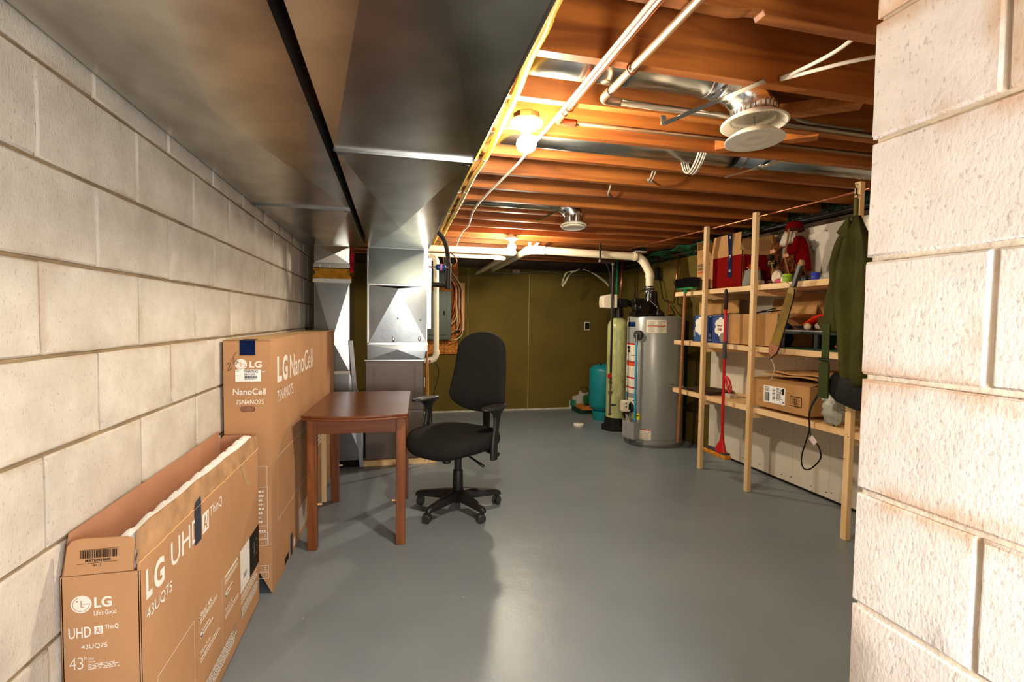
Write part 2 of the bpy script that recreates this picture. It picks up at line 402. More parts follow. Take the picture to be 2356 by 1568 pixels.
mbl = M_block('grey_block', (214, 206, 194), (188, 178, 164), (176, 148, 118), zr, 1.2138, .5, .022)
mbj = M_block('pale_block', (226, 216, 208), (202, 192, 184), (188, 146, 104), zr, .5075, .75, .045)
block_wall('wall_left', XL, -2.4, YB+.1, 0, ZT, zr-.2032*1, 1.2138, mbl, m_mortar, .15, 1)
# the block jamb the photographer stands beside, its end and the wall that turns right behind it
block_wall('wall_right_jamb', XJ, -2.4, .690, 0, ZT, zr-.2032*1, .5075, mbj, m_mortar_l, .18, -1, end=True)
struct(MB().box(XJ+.187, XR+.2, .44, .66, 0, ZT).build('wall_front', M('front_block', (196, 188, 176), .9, noise=(6, .15), bump=(40, .4))))
struct(MB().box(XL-.15, XJ+.19, -2.55, -2.4, 0, ZT).build('wall_near', M('near_block', (190, 178, 160), .9, noise=(6, .15))))
# back wall: olive board over framing
m_olive = M('olive_board', (98, 84, 31), .85, noise=(2.5, .14), bump=(60, .1, .002))
m_olive_d = M('olive_board_seam', (176, 160, 110), .85)
mb = MB(); mb.box(XL-.1, XR+.2, YB, YB+.1, 0, 1.865)
struct(mb.build('wall_back', m_olive))
struct(MB().box(XL-.1, XR+.2, YB+.02, YB+.12, 1.865, ZT).build('wall_back_upper', M('dark_rim_board', (60, 48, 36), .9, noise=(5, .4))))
mb = MB(); mb.box(1.744, 1.749, YB-.003, YB, .03, 1.85); mb.box(.93, .934, YB-.003, YB, .03, 1.85)
struct(mb.build('trim_1', m_olive_d))
# ragged pale bottom edge where the board stops above the slab
mb = MB(); y = YB-.004
mb.box(.3, 2.34, y, YB, .0, .022)
mb.prism([(2.34, 0), (2.34, .11), (2.38, .12), (2.38, .17), (2.47, .19), (2.475, .235), (2.50, .245), (2.52, .21), (2.88, .24), (2.88, 0)], (0, y, 0), (1,0,0), (0,0,1), (0, .004, 0))
struct(mb.build('trim_2', M('ragged_plaster', (190, 186, 170), .9, noise=(20, .3))))
# right wall
m_dry = M('grey_drywall', (220, 212, 196), .9, noise=(2.2, .08), bump=(80, .08, .001))
mb = MB(); mb.box(XR, XR+.1, .6, 4.02, .015, 1.885); struct(mb.build('wall_right', m_dry))
struct(MB().box(XR+.006, XR+.1, 4.02, YB+.1, 0, 1.86).build('wall_right_back', m_olive))
mb = MB(); mb.box(XR+.02, XR+.12, .6, YB+.1, 1.86, ZT); struct(mb.build('wall_right_rim', M('green_vapour_film', (26, 66, 46), .18, noise=(7, .7), bump=(9, 1., .05), col2=(30, 26, 18))))
mb = MB(); mb.box(XR-.012, XR+.03, .6, YB, 1.885, 1.915); struct(mb.build('trim_3', M('sill_timber', (66, 50, 34), .8)))
mb = MB(); mb.box(XR-.004, XR, .6, 4.02, 0, .014); struct(mb.build('gap_shade_right', M('dark_gap', (26, 24, 24), .9)))  # no board here: dark strip paints the shaded gap under the drywall
# plaster patches, seams, screws on the drywall
mb = MB()
mp_ = M('pale_patch', (226, 218, 200), .9); mg_ = M('grey_patch', (140, 134, 128), .9); mw_ = M('seam_line', (188, 180, 164), .9)
def patch(poly, mat, k=1):
    mb.add([(XR-.0008*k, y, z) for y, z in poly], [tuple(range(len(poly)))], mat)
def blob(cy, cz, ry, rz, mat, seed, k=1):
    R = random.Random(seed); patch([(cy+ry*math.cos(a)*R.uniform(.55, 1.15), cz+rz*math.sin(a)*R.uniform(.55, 1.15)) for a in [2*PI*i/16 for i in range(16)]], mat, k)
blob(2.93, 1.85, .09, .05, mp_, 1); blob(2.90, 1.75, .04, .05, mg_, 2, 2); blob(2.83, 1.66, .025, .08, mp_, 3); blob(2.76, 1.58, .04, .05, mg_, 4, 2)
blob(2.78, 1.5, .035, .1, mp_, 5); blob(2.66, 1.80, .02, .09, mp_, 6); blob(2.74, 1.44, .06, .06, mp_, 7); blob(2.98, 1.55, .03, .04, mg_, 8, 2)
for y in (2.70, 3.02, 3.62): mb.add([(XR-.0006, y, .05), (XR-.0006, y+.003, .05), (XR-.0006, y+.003, 1.87), (XR-.0006, y, 1.87)], [(0, 1, 2, 3)], mw_)
for y, z in ((3.55, .06), (3.35, .06), (3.12, .05), (3.03, .06), (2.85, .05), (2.72, .05), (2.68, .06), (2.70, 1.84), (2.80, 1.84), (3.33, .35), (3.5, 1.84)):
    mb.ball((XR, y, z), .005, 6, M('screw_dimple', (70, 60, 50), .8))
struct(mb.build('trim_4'))
# floor
def floor_mat():
    m = bpy.data.materials.new('painted_concrete'); m.use_nodes = True; nt = m.node_tree; b = nt.nodes['Principled BSDF']; N = nt.nodes.new; L = nt.links.new
    tc = N('ShaderNodeTexCoord'); n = N('ShaderNodeTexNoise'); n.inputs['Scale'].default_value = 2.2; n.inputs['Detail'].default_value = 6; L(tc.outputs['Object'], n.inputs['Vector'])
    cr = N('ShaderNodeValToRGB'); e = cr.color_ramp.elements; e[0].position = .3; e[0].color = rgb(114, 124, 130); e[1].position = .7; e[1].color = rgb(124, 134, 140); L(n.outputs['Fac'], cr.inputs[0])
    v = N('ShaderNodeTexVoronoi'); v.inputs['Scale'].default_value = 4.5; L(tc.outputs['Object'], v.inputs['Vector'])
    c2 = N('ShaderNodeValToRGB'); c2.color_ramp.elements[0].position = .012; c2.color_ramp.elements[0].color = (1, 1, 1, 1); c2.color_ramp.elements[1].position = .02; c2.color_ramp.elements[1].color = (0, 0, 0, 1); L(v.outputs['Distance'], c2.inputs[0])
    mx = N('ShaderNodeMix'); mx.data_type = 'RGBA'; L(c2.outputs[0], mx.inputs[0]); L(cr.outputs[0], mx.inputs[6]); mx.inputs[7].default_value = rgb(190, 190, 184); L(mx.outputs[2], b.inputs['Base Color'])
    n2 = N('ShaderNodeTexNoise'); n2.inputs['Scale'].default_value = 60; n2.inputs['Detail'].default_value = 5; L(tc.outputs['Object'], n2.inputs['Vector'])
    n3 = N('ShaderNodeTexNoise'); n3.inputs['Scale'].default_value = 5; n3.inputs['Detail'].default_value = 2; L(tc.outputs['Object'], n3.inputs['Vector'])
    b1 = N('ShaderNodeBump'); b1.inputs['Strength'].default_value = .25; b1.inputs['Distance'].default_value = .002; L(n2.outputs['Fac'], b1.inputs['Height'])
    b2 = N('ShaderNodeBump'); b2.inputs['Strength'].default_value = .3; b2.inputs['Distance'].default_value = .01; L(n3.outputs['Fac'], b2.inputs['Height']); L(b1.outputs[0], b2.inputs['Normal']); L(b2.outputs[0], b.inputs['Normal'])
    b.inputs['Roughness'].default_value = .36; b.inputs['Specular IOR Level'].default_value = .5
    return m
struct(MB().box(XL-.2, XR+.3, -2.6, YB+.2, -.1, 0).build('floor', floor_mat()))
struct(MB().box(XL-.2, XR+.3, -2.6, YB+.2, ZT, ZT+.02).build('ceiling', m_ply))
# joists, 0.30 m apart, running across the room
JY = [1.085+.298*k for k in range(-11, 18)]
names = {0: 'notched', }
kk = 0
for i, y in enumerate(JY):
    mb = MB(); x0, x1 = XL, XR+.02
    if abs(y-1.085) < .01:   # notch cut in the underside of the nearest visible joist
        X0, X1 = .85, .905
        prof = [(x0, ZC), (X0-.03, ZC), (X0, ZC+.004), (X0+.02, ZC+.010), (X1-.006, ZC+.012), (X1, ZC), (x1, ZC), (x1, ZT), (x0, ZT)]
        mb.prism(prof, (0, y, 0), (1,0,0), (0,0,1), (0, .038, 0))
    else: mb.box(x0, x1, y, y+.038, ZC, ZT)
    o = mb.build('ceiling_joist', m_joist, origin=(XL, y, ZC), bevel=.002)
    if y > 5.0: lab = 'brown wooden ceiling joist far back near the olive wall'
    else: lab = None
    if lab is None:
        lab = {1: 'nearest wooden ceiling joist in view with a curved notch in its lower edge',
               2: 'ceiling joist just in front of the round duct feeding the large vent',
               3: 'ceiling joist just behind the large vent duct, before the near bulb',
               4: 'ceiling joist between the near bulb and the long straight round duct',
               5: 'wooden ceiling joist just behind the long straight round duct',
               6: 'second wooden ceiling joist behind the long straight round duct',
               7: 'third wooden ceiling joist behind the long straight round duct',
               8: 'wooden ceiling joist just in front of the duct of the small far vent',
               9: 'wooden ceiling joist just behind the duct of the small far vent',
               10: 'second wooden ceiling joist behind the small far vent',
               11: 'wooden ceiling joist just in front of the far bulb',
               12: 'wooden ceiling joist just behind the far bulb',
               13: 'wooden ceiling joist over the white vent pipe'}.get(i-10)
    if lab is None: lab = 'brown wooden ceiling joist overhead behind the photographer' if y < 1 else 'brown wooden ceiling joist far back near the olive wall'
    tag(o, lab, 'joist', 'ceiling joists')
# diagonal blocking pieces between joists by the big vent
g = 'loose blocking boards between joists'
for (a, b, lab, w) in (((1.60, 1.43, 1.985), (1.30, 1.655, 1.985), 'short orange blocking board slanting between joists right behind the large white vent', .06),
                    ((1.70, 1.71, 1.985), (1.40, 1.965, 1.985), 'second short blocking board slanting between joists, below right of the large white vent', .06)):
    o = MB().bar(a, b, w, .04).build('blocking_board', m_joist, bevel=.002, origin=a); tag(o, lab, 'board', g)
# ================================================================ DUCTS
ZD = 1.765
def creased(mb, x0, x1, y0, y1, z, apex, dz, mat, top):
    a = [(x0, y0, z), (x1, y0, z), (x1, y1, z), (x0, y1, z)]
    mb.add(a+[(apex[0], apex[1], z-dz)], [(1, 0, 4), (2, 1, 4), (3, 2, 4), (0, 3, 4)], mat)
    t = [(p[0], p[1], top) for p in a]
    mb.add(a+t, [(0, 1, 5, 4), (1, 2, 6, 5), (2, 3, 7, 6), (3, 0, 4, 7), (4, 5, 6, 7)], mat)
def seam(mb, x0, x1, y, z, mat):
    mb.box(x0-.004, x1+.004, y-.005, y+.006, z-.004, z+.003, mat); mb.box(x0-.004, x1+.004, y-.0015, y+.0015, z-.010, z-.003, mat)
    for x in (x0+.02, x1-.02): mb.obox((x, y+.03, z-.006), (.03, .012, .012), (0, 0, .3), mat)
t = thing('supply_duct', 'wide rectangular galvanised duct running overhead beside the yellow tubes to the furnace', 'duct', (.04, 1.7, ZD))
x0, x1 = -.192, .272
mb = MB(); creased(mb, x0, x1, -2.3, 1.76, ZD, (.01, .48), .020, None, ZC-.005); mb.build('duct_section', m_galv, t, True, label='near section with long crease lines')
mb = MB(); creased(mb, x0, x1, 1.765, 4.12, ZD, (.035, 3.05), .026, None, ZC-.005); mb.build('duct_section', m_galv, t, True, label='far section with a diamond crease')
mb = MB(); seam(mb, x0, x1, 1.763, ZD, None); mb.build('drive_seam', m_galv_b, t, True)
mb = MB(); mb.box(x1-.001, x1+.004, -2.3, 4.12, ZD-.004, ZD+.01); mb.build('corner_flange', m_galv_b, t, True)
t2 = thing('return_duct', 'wide rectangular galvanised duct running overhead along the left block wall', 'duct', (-.45, 1.7, ZD))
x0, x1 = -.683, -.222
mb = MB(); creased(mb, x0, x1, .05, 2.72, ZD, (-.472, 1.48), .022, None, ZC-.005); mb.build('duct_section', m_galv, t2, True, label='long near section with crease lines')
mb = MB(); creased(mb, x0, x1, -2.3, .045, ZD, (-.45, -1.1), .010, None, ZC-.005); mb.build('duct_section', m_galv, t2, True)
mb = MB(); creased(mb, x0, x1, 2.725, 4.12, ZD, (-.47, 3.98), .022, None, ZC-.005); mb.build('duct_section', m_galv, t2, True, label='far section')
mb = MB(); seam(mb, x0, x1, 2.722, ZD, None); mb.build('drive_seam', m_galv_b, t2, True)
mb = MB(); seam(mb, x0, x1, .047, ZD, None); mb.build('drive_seam', m_galv_b, t2, True)
# ---- furnace and plenum
t = thing('supply_plenum', 'shiny box plenum dropping from the duct onto the furnace', 'duct', (.035, 4.3, .86))
px0, px1, py0, py1 = -.198, .272, 4.12, 4.72
mb = MB()
mb.box(px0, px1, py0+.003, py1, .995, ZC-.01)
mb.build('casing', m_galv_b, t, True)
def vface(mb, x0, x1, z0, z1, y, apex, d, mat=None):
    a = [(x0, y, z0), (x1, y, z0), (x1, y, z1), (x0, y, z1)]
    mb.add(a+[(apex[0], y-d, apex[1])], [(0, 1, 4), (1, 2, 4), (2, 3, 4), (3, 0, 4)], mat)
mb = MB(); a = [(px0+.004, py0-.026, 1.477), (px1-.03, py0-.026, 1.477), (px1-.03, py0-.001, ZD-.002), (px0+.004, py0-.001, ZD-.002)]; mb.add(a+[(.0, py0-.016, 1.62)], [(0, 1, 4), (1, 2, 4), (2, 3, 4), (3, 0, 4)]); mb.build('upper_panel', M('shaded_plenum_steel', (112, 118, 114), .3, 1.), t, True, label='darker creased upper panel')  # darker steel colour and forward tilt imitate a dark reflection on this panel
mb = MB(); y = py0-.004
A = [(px0+.004, y, 1.0), (px1-.004, y, 1.0), (px1-.004, y, 1.465), (px0+.004, y, 1.465), (.04, y-.018, 1.44)]
mb.add(A, [(0, 1, 4), (1, 2, 4), (2, 3, 4), (3, 0, 4)])
mb.build('front_panel', m_plen, t, True, label='bright creased front panel')
mb = MB()
for x, z in ((-.15, 1.20), (.035, 1.20), (.215, 1.19)): mb.ball((x, y-.010, z), (.007, .003, .007), 10)
for x, z in ((.0, 1.03), (.21, 1.035)): mb.ball((x, y-.002, z), (.012, .004, .022), 10)
mb.build('dent_mark', m_galv, t, True, smooth=True)
mb = MB(); mb.box(px0-.004, px1+.006, py0-.012, py0, .986, 1.002); mb.box(px0-.004, px1+.004, py0-.01, py0, 1.463, 1.476); mb.box(px1-.03, px1+.004, py0-.012, py0, 1.476, ZD); mb.box(px0-.006, px0+.006, py0-.012, py0, .99, ZD)
mb.build('flange', m_alu, t, True)
# taper
mb = MB(); a = [(px0-.005, py0-.004, .865), (px1-.028, py0-.004, .865), (px1+.004, py0-.004, .93), (px1+.004, py0-.004, .986), (px0-.005, py0-.004, .986)]
b = [(q[0], py1, q[2]) for q in a]; n = 5
mb.add(a+b+[(.035, py0-.012, .945)], [(0, 1, 10), (1, 2, 10), (2, 3, 10), (3, 4, 10), (4, 0, 10)]+[(i, (i+1) % n, (i+1) % n+n, i+n) for i in range(n)]+[tuple(range(9, 4, -1))])
mb.build('taper_collar', m_plen, t, True)
mb = MB(); mb.bar((px1+.016, py0+.02, 1.12), (px1+.016, py0+.02, 1.70), .02, .03); mb.build('side_flange', m_galv, t, True)
t = thing('furnace', 'brown grey metal furnace cabinet standing under the shiny plenum', 'furnace', (.015, 4.3, 0))
m_furn = M('brown_grey_enamel', (98, 86, 80), .42, .2)
mb = MB(); mb.box(-.222, .248, 4.12, 4.75, .045, .856); mb.build('cabinet', m_furn, t, True, bevel=.006)
mb = MB(); mb.box(-.218, .244, 4.112, 4.12, .05, .44); mb.box(-.218, .244, 4.112, 4.12, .45, .852); mb.build('front_panel', m_furn, t, True, bevel=.004)
mb = MB()
for x in (-.15, .175): mb.box(x-.006, x+.006, 4.108, 4.112, .50, .80); 
mb.build('panel_rib', m_furn, t, True, bevel=.003)
mb = MB(); mb.box(-.225, .25, 4.11, 4.76, .855, .863); mb.build('top_flange', m_galv_b, t, True)
mb = MB(); mb.lathe([(.0, -.006), (.03, -.006), (.03, .002), (0, .002)], (.252, 4.3, .74), 16, 'x'); mb.box(.248, .262, 4.22, 4.26, .62, .70)
mb.build('gas_fitting', m_white, t, True, label='small white fittings on the side')
o = MB().box(-.23, .352, 4.095, 4.8, 0, .045).build('base_board', m_pine_y, origin=(0, 4.1, 0)); tag(o, 'low wooden plinth board under the furnace cabinet', 'board')
# ---- return drop
t = thing('return_drop', 'galvanised duct column with orange filter slot dropping beside the left block wall', 'duct', (-.47, 4.3, 0))
rx0, rx1, ry0, ry1 = -.602, -.338, 4.12, 4.7
mb = MB(); mb.box(rx0, rx1, ry0+.003, ry1, 1.60, ZC-.01); mb.build('upper_casing', m_galv, t, True)
mb = MB(); vface(mb, rx0+.003, rx1-.003, 1.63, ZD-.004, ry0, (-.45, 1.70), .01); mb.build('upper_panel', m_galv, t, True)
mb = MB(); mb.box(rx0-.004, rx1+.004, ry0-.012, ry0+.002, 1.59, 1.62); mb.box(rx0-.01, rx1+.012, ry0-.012, ry0+.002, 1.475, 1.505)
for x in (-.57, -.50, -.41, -.36): mb.box(x-.012, x+.012, ry0-.016, ry0-.01, 1.592, 1.612); mb.box(x-.012, x+.012, ry0-.016, ry0-.01, 1.478, 1.498)
mb.build('filter_collar', m_alu, t, True)
mb = MB(); a = [(rx0-.01, 1.585), (rx0+.008, 1.55), (rx0-.014, 1.51), (rx1+.016, 1.505), (rx1-.002, 1.545), (rx1+.012, 1.585)]
mb.prism(a, (0, ry0-.004, 0), (1,0,0), (0,0,1), (0, .4, 0)); mb.build('filter_slot', M('orange_filter_cloth', (178, 122, 18), .7, noise=(14, .4), bump=(30, .4)), t, True, label='orange filter cloth')
mb = MB(); mb.box(rx0, rx1, ry0+.003, ry1, .05, 1.475); mb.box(rx1, -.235, ry0+.003, ry1, .05, .55); mb.build('lower_casing', m_galv_b, t, True)
mb = MB(); y = ry0-.002
mb.add([(rx0+.004, y, .77), (rx1-.004, y, .77), (rx1-.004, y, 1.47), (rx0+.004, y, 1.47), (-.47, y-.014, 1.02)], [(0, 1, 4), (1, 2, 4), (2, 3, 4), (3, 0, 4)])
mb.add([(rx0+.004, y, .06), (-.24, y, .06), (-.24, y, .55), (rx1-.004, y, .76), (rx0+.004, y, .76), (-.35, y-.014, .34)], [(0, 1, 5), (1, 2, 5), (2, 3, 5), (3, 4, 5), (4, 0, 5)])
mb.build('front_panel', m_plen, t, True, label='bright creased front panels')
mb = MB(); mb.box(rx0-.004, rx1+.004, ry0-.014, ry0, .752, .775); mb.build('drive_seam', m_galv, t, True)
mb = MB(); mb.box(-.5, -.24, 4.10, 4.6, 0, .05); mb.build('base', m_dark, t, True)
o = MB().bar((-.325, 4.06, 1.02), (-.243, 4.06, .01), .032, .012, (0, 1, 0)).build('metal_strip', m_galv_b, origin=(-.3, 4.06, 0)); tag(o, 'thin white metal strip leaning between the duct column and furnace', 'strip')
# red string
mb = MB(); R = random.Random(5)
mb.tube([(-.318, 4.03, ZD-.02), (-.316, 4.03, 1.72), (-.312, 4.03, 1.66)], .0035, 6)
pts = [(-.312+R.uniform(-.018, .018), 4.03+R.uniform(-.012, .012), 1.84-.23*i/60-.12*0) for i in range(60)]
pts = [(a, b, 1.70-(i/60)*.15) for i, (a, b, c) in enumerate(pts)]
mb.tube(pts, .004, 6)
tag(mb.build('red_string', M('red_yarn', (206, 22, 50), .8), smooth=True, origin=(-.31, 4.03, 1.74)), 'tangled red string hanging from the duct corner beside the left wall', 'string')
# ================================================================ LAMPS (their own light)
def bulb_fixture(name, label, x, y, strength):
    t = thing(name, label, 'light', (x, y, ZC), group='bare bulb ceiling fixtures')
    zc = ZC
    mb = MB(); mb.lathe([(.0, .0), (.052, .0), (.052, -.022), (.0, -.022)], (0, 0, 0), 8); mb.build('junction_box', m_galv_b, t, bevel=.002)
    mb = MB(); mb.lathe([(.0, -.022), (.056, -.022), (.062, -.028), (.060, -.038), (.040, -.048), (.024, -.052), (.022, -.062), (.0, -.062)], (0, 0, 0), 32); mb.build('porcelain_holder', M('white_porcelain', (240, 236, 226), .3), t, smooth=40)
    mb = MB(); pr = [(.0, -.062), (.014, -.062), (.015, -.072), (.021, -.082), (.034, -.096), (.038, -.11), (.034, -.127), (.021, -.138), (.008, -.141), (.0, -.142)]
    mb.lathe(pr, (0, 0, 0), 24)
    mb.build('bulb', M('glowing_bulb', (1, .86, .66, 1), .5, emit=strength), t, smooth=True)
    return t
bulb_fixture('bulb_fixture', 'near bare bulb in a white porcelain holder under the joists', .485, 1.82, BULB)
bulb_fixture('bulb_fixture', 'far bare bulb in a white porcelain holder above the white pipe', 1.045, 4.382, BULB)
# ================================================================ round ducts in the joist bays
def ring(mb, c, r, w=.006, t=.004, axis='x', n=28):
    mb.lathe([(r, -w), (r+t, -w), (r+t, w), (r, w)], c, n, axis)
t = thing('round_duct', 'round galvanised duct between joists ending in the large white ceiling vent', 'duct', (.75, 1.53, 2.045))
mb = MB(); c = (0, 1.53, 2.045); mb.lathe([(.066, .29), (.066, 1.05)], c, 40, 'x'); mb.build('pipe', m_galv, t, True, smooth=True)
for x in (.74, 1.05):
    mb = MB(); ring(mb, (x, 1.53, 2.045), .066); mb.build('crimp_ring', m_galv_b, t, True, smooth=30)
# elbow in gores
mb = MB(); pts = []; C0 = Vector((1.075, 1.525, 1.965)); r = .08
path = [(1.05, 1.53, 2.045)]+[(1.10+.125*math.sin(a), 1.525, 1.93+.115*math.cos(a)) for a in [0, PI/8, PI/4, 3*PI/8, PI/2]]
path = [(1.04, 1.53, 2.045), (1.10, 1.53, 2.045), (1.16, 1.527, 2.035), (1.21, 1.525, 2.005), (1.232, 1.523, 1.965), (1.236, 1.522, 1.935)]
mb.tube(path, [.067, .07, .073, .076, .076, .076], 36, cap=False); mb.build('elbow', m_alu, t, True, smooth=25, solid=.001)
for i in (1, 2, 3):
    mb = MB(); p = Vector(path[i]); d = (Vector(path[i+1])-Vector(path[i-1])).normalized(); u = Vector((0, 1, 0)); w = d.cross(u)
    mb.tube([p+(u*math.cos(a)+w*math.sin(a))*.0745 for a in [2*PI*k/32 for k in range(32)]], .0035, 6, closed=True); mb.build('elbow_rib', m_alu, t, True, smooth=True)
mb = MB(); n = 60; vs = []
for z, q in ((1.965, .6), (1.912, 1.)):
    for k in range(n):
        a = 2*PI*k/n; rr = .075+(.003 if k % 2 else -.002)*q; vs.append((1.236+rr*math.cos(a), 1.522+rr*math.sin(a), z))
mb.add(vs, [(k, (k+1) % n, n+(k+1) % n, n+k) for k in range(n)]); mb.build('crimped_collar', m_alu, t, True, solid=.001)
m_vent = M('white_vent_plastic', (238, 232, 216), .4)
def vent(name, label, x, y, z, s, drop):
    t = thing(name, label, 'vent', (x, y, z), rot=(math.radians(-3), 0, 0))
    mb = MB(); mb.lathe([(.072*s, .028*s), (.086*s, .022*s), (.112*s, .004), (.114*s, -.002), (.108*s, -.004), (.084*s, .012*s), (.074*s, .02*s), (.072*s, .028*s)], (0, 0, 0), 48)
    mb.build('outer_ring', m_vent, t, smooth=40)
    mb = MB(); mb.lathe([(0, -drop+.022), (.05*s, -drop+.022), (.07*s, -drop+.016), (.098*s, -drop-.004), (.101*s, -drop-.010), (.094*s, -drop-.012), (.078*s, -drop-.006), (.062*s, -drop-.004), (.045*s, -drop-.008), (.022*s, -drop-.008), (.018*s, -drop-.006), (0, -drop-.006)], (0, 0, 0), 48)
    mb.build('damper_disc', m_vent, t, smooth=40)
    mb = MB(); mb.tube([(0, 0, .06), (0, 0, -drop+.02)], .003, 8); mb.build('spindle', m_galv_b, t)
vent('ceiling_vent', 'large round white plastic ceiling vent with open damper disc', 1.236, 1.52, 1.902, .98, .05)
vent('ceiling_vent', 'small far round white ceiling vent on a silver elbow', 1.238, 3.32, 1.872, .82, .006)
t = thing('round_duct', 'long straight round galvanised duct between joists behind the near bulb', 'duct', (1.5, 2.13, 2.035))
mb = MB(); mb.lathe([(.066, .29), (.066, 1.60)], (0, 2.125, 2.03), 40, 'x'); mb.build('pipe', m_galv, t, True, smooth=True)
mb = MB(); mb.lathe([(.062, 1.60), (.062, 2.9)], (0, 2.125, 2.03), 40, 'x'); mb.build('pipe', m_galv_b, t, True, smooth=True, label='brighter end length of pipe')
for x in (1.60, 1.66, 1.755):
    mb = MB(); ring(mb, (x, 2.125, 2.03), .066, .008 if x == 1.6 else .004); mb.build('crimp_ring', m_galv_b if x > 1.6 else m_black, t, True, smooth=30)
t = thing('round_duct', 'far round galvanised duct between joists ending in the small white vent', 'duct', (.8, 3.32, 2.03))
mb = MB(); mb.lathe([(.066, .30), (.066, 1.12)], (0, 3.32, 2.035), 36, 'x'); mb.build('pipe', m_galv, t, True, smooth=True)
path = [(1.08, 3.32, 2.035), (1.14, 3.32, 2.03), (1.20, 3.32, 2.0), (1.235, 3.32, 1.955), (1.238, 3.32, 1.93)]
mb = MB(); mb.tube(path, [.06, .062, .063, .063, .063], 32, cap=False); mb.build('elbow', m_alu, t, True, smooth=25, solid=.001)
for i in (1, 2, 3):
    mb = MB(); p = Vector(path[i]); d = (Vector(path[i+1])-Vector(path[i-1])).normalized(); u = Vector((0, 1, 0)); w = d.cross(u)
    mb.tube([p+(u*math.cos(a)+w*math.sin(a))*.0635 for a in [2*PI*k/28 for k in range(28)]], .003, 6, closed=True); mb.build('elbow_rib', m_alu, t, True, smooth=True)
mb = MB(); n = 44; vs = []
for z in (1.94, 1.882):
    for k in range(n):
        a = 2*PI*k/n; rr = .063+(.002 if k % 2 else -.002); vs.append((1.238+rr*math.cos(a), 3.32+rr*math.sin(a), z))
mb.add(vs, [(k, (k+1) % n, n+(k+1) % n, n+k) for k in range(n)]); mb.build('crimped_collar', m_alu, t, True, solid=.001)
# joist hanger straps
def strap(label, a, b, hook=None):
    mb = MB(); mb.bar(a, b, .022, .002, (0, .3, 1)); t = mb.build('steel_strap', m_alu, origin=a); tag(t, label, 'strap', 'steel straps under the ducts')
    return t
strap('silver perforated strap beside the elbow of the large white vent', (1.14, 1.36, 1.966), (.965, 1.675, 1.93))
o = MB().box(.955, .975, 1.665, 1.669, 1.925, 1.96).build('strap_clip', m_galv_b, origin=(.96, 1.66, 1.93), bevel=.001); tag(o, 'small silver clip at the lower end of the strap by the large vent', 'clip')
strap('silver strap crossing the dark ring of the long straight duct', (1.78, 1.99, 1.966), (1.70, 2.30, 1.968))
strap('short silver strap beside the elbow of the small far vent', (1.13, 3.20, 1.968), (1.03, 3.52, 1.935))
# ================================================================ yellow gas tubes
def yp(pts, z=1.945): return smooth_path([(a, b, z if len(q) == 0 else q[0]) for a, b, *q in pts], 8)
t1 = yp([(.345, -1.0), (.345, .6), (.347, 1.1), (.350, 1.27), (.353, 1.41), (.358, 1.65), (.362, 1.9), (.366, 2.25), (.366, 2.6), (.368, 2.8), (.372, 3.3), (.38, 3.67), (.385, 4.0), (.375, 4.6, 1.93), (.35, 5.1, 1.88)], 1.948)
t2 = yp([(.372, -1.0), (.37, .6), (.368, 1.1), (.376, 1.23), (.376, 1.38), (.392, 1.60), (.400, 1.85), (.412, 2.21), (.405, 2.56), (.408, 2.8), (.418, 3.42), (.42, 3.83), (.43, 4.4), (.44, 4.7, 1.93), (.41, 5.1, 1.87)], 1.946)
o = MB().tube(t1, [.0105+.0006*(i % 2) for i in range(len(t1))], 12).build('gas_tube', m_yellow, smooth=True, origin=(.35, 1.5, 1.95)); tag(o, 'yellow coated gas tube lying right against the duct edge', 'tube', 'yellow gas tubes')
o = MB().tube(t2, [.0125+.0007*(i % 2) for i in range(len(t2))], 12).build('gas_tube', m_yellow, smooth=True, origin=(.38, 1.5, 1.95)); tag(o, 'yellow coated gas tube on the joist side, second from the duct edge', 'tube', 'yellow gas tubes')
for j, (y, xa, xb) in enumerate(((1.69, .36, .395), (2.28, .366, .412), (2.88, .369, .409), (3.48, .376, .419))):
    for x in (xa, xb):
        mb = MB(); mb.tube([(x+.015*math.cos(a), y, 1.948+.015*math.sin(a)) for a in [2*PI*k/20 for k in range(20)]], .0022, 6, closed=True)
        tag(mb.build('pipe_clamp', m_galv_b, smooth=True, origin=(x, y, 1.965)), 'thin silver clamp round a yellow gas tube under a joist', 'clamp', 'silver clamps on the yellow tubes')
# ================================================================ copper pipes under the joists
def elbow(mb, p, r): mb.ball(p, r, 12)
t = thing('copper_pipe', 'copper pipe beside the white cable, turning near the first bulb', 'pipe', (.605, 1.4, 1.955))
mb = MB(); mb.tube([(.608, -1.2, 1.957), (.605, 1.79, 1.957)], .011, 14); mb.build('long_run', m_copper, t, True, smooth=True)
mb = MB(); pp = smooth_path([(.605, 1.73, 1.957), (.605, 1.80, 1.957), (.63, 1.815, 1.957), (.68, 1.815, 1.957)], 6); mb.tube(pp, .014, 14); mb.build('elbow', m_copper, t, True, smooth=True)
mb = MB(); mb.tube([(.66, 1.815, 1.957), (2.4, 1.795, 1.96)], .0085, 12); mb.build('side_run', M('old_copper', (128, 98, 70), .4, .8), t, True, smooth=True)
t = thing('copper_pipe', 'dull copper pipe turning in front of the large white vent', 'pipe', (.695, 1.3, 1.955))
m_dcop = M('dull_copper', (176, 140, 108), .38, .8, noise=(5, .35))
mb = MB(); mb.tube([(.703, -1.2, 1.957), (.693, 1.57, 1.957)], .0115, 14); mb.build('long_run', m_dcop, t, True, smooth=True)
mb = MB(); pp = smooth_path([(.693, 1.53, 1.957), (.694, 1.585, 1.957), (.715, 1.602, 1.957), (.76, 1.602, 1.957)], 6); mb.tube(pp, .0145, 14); mb.build('elbow', m_dcop, t, True, smooth=True)
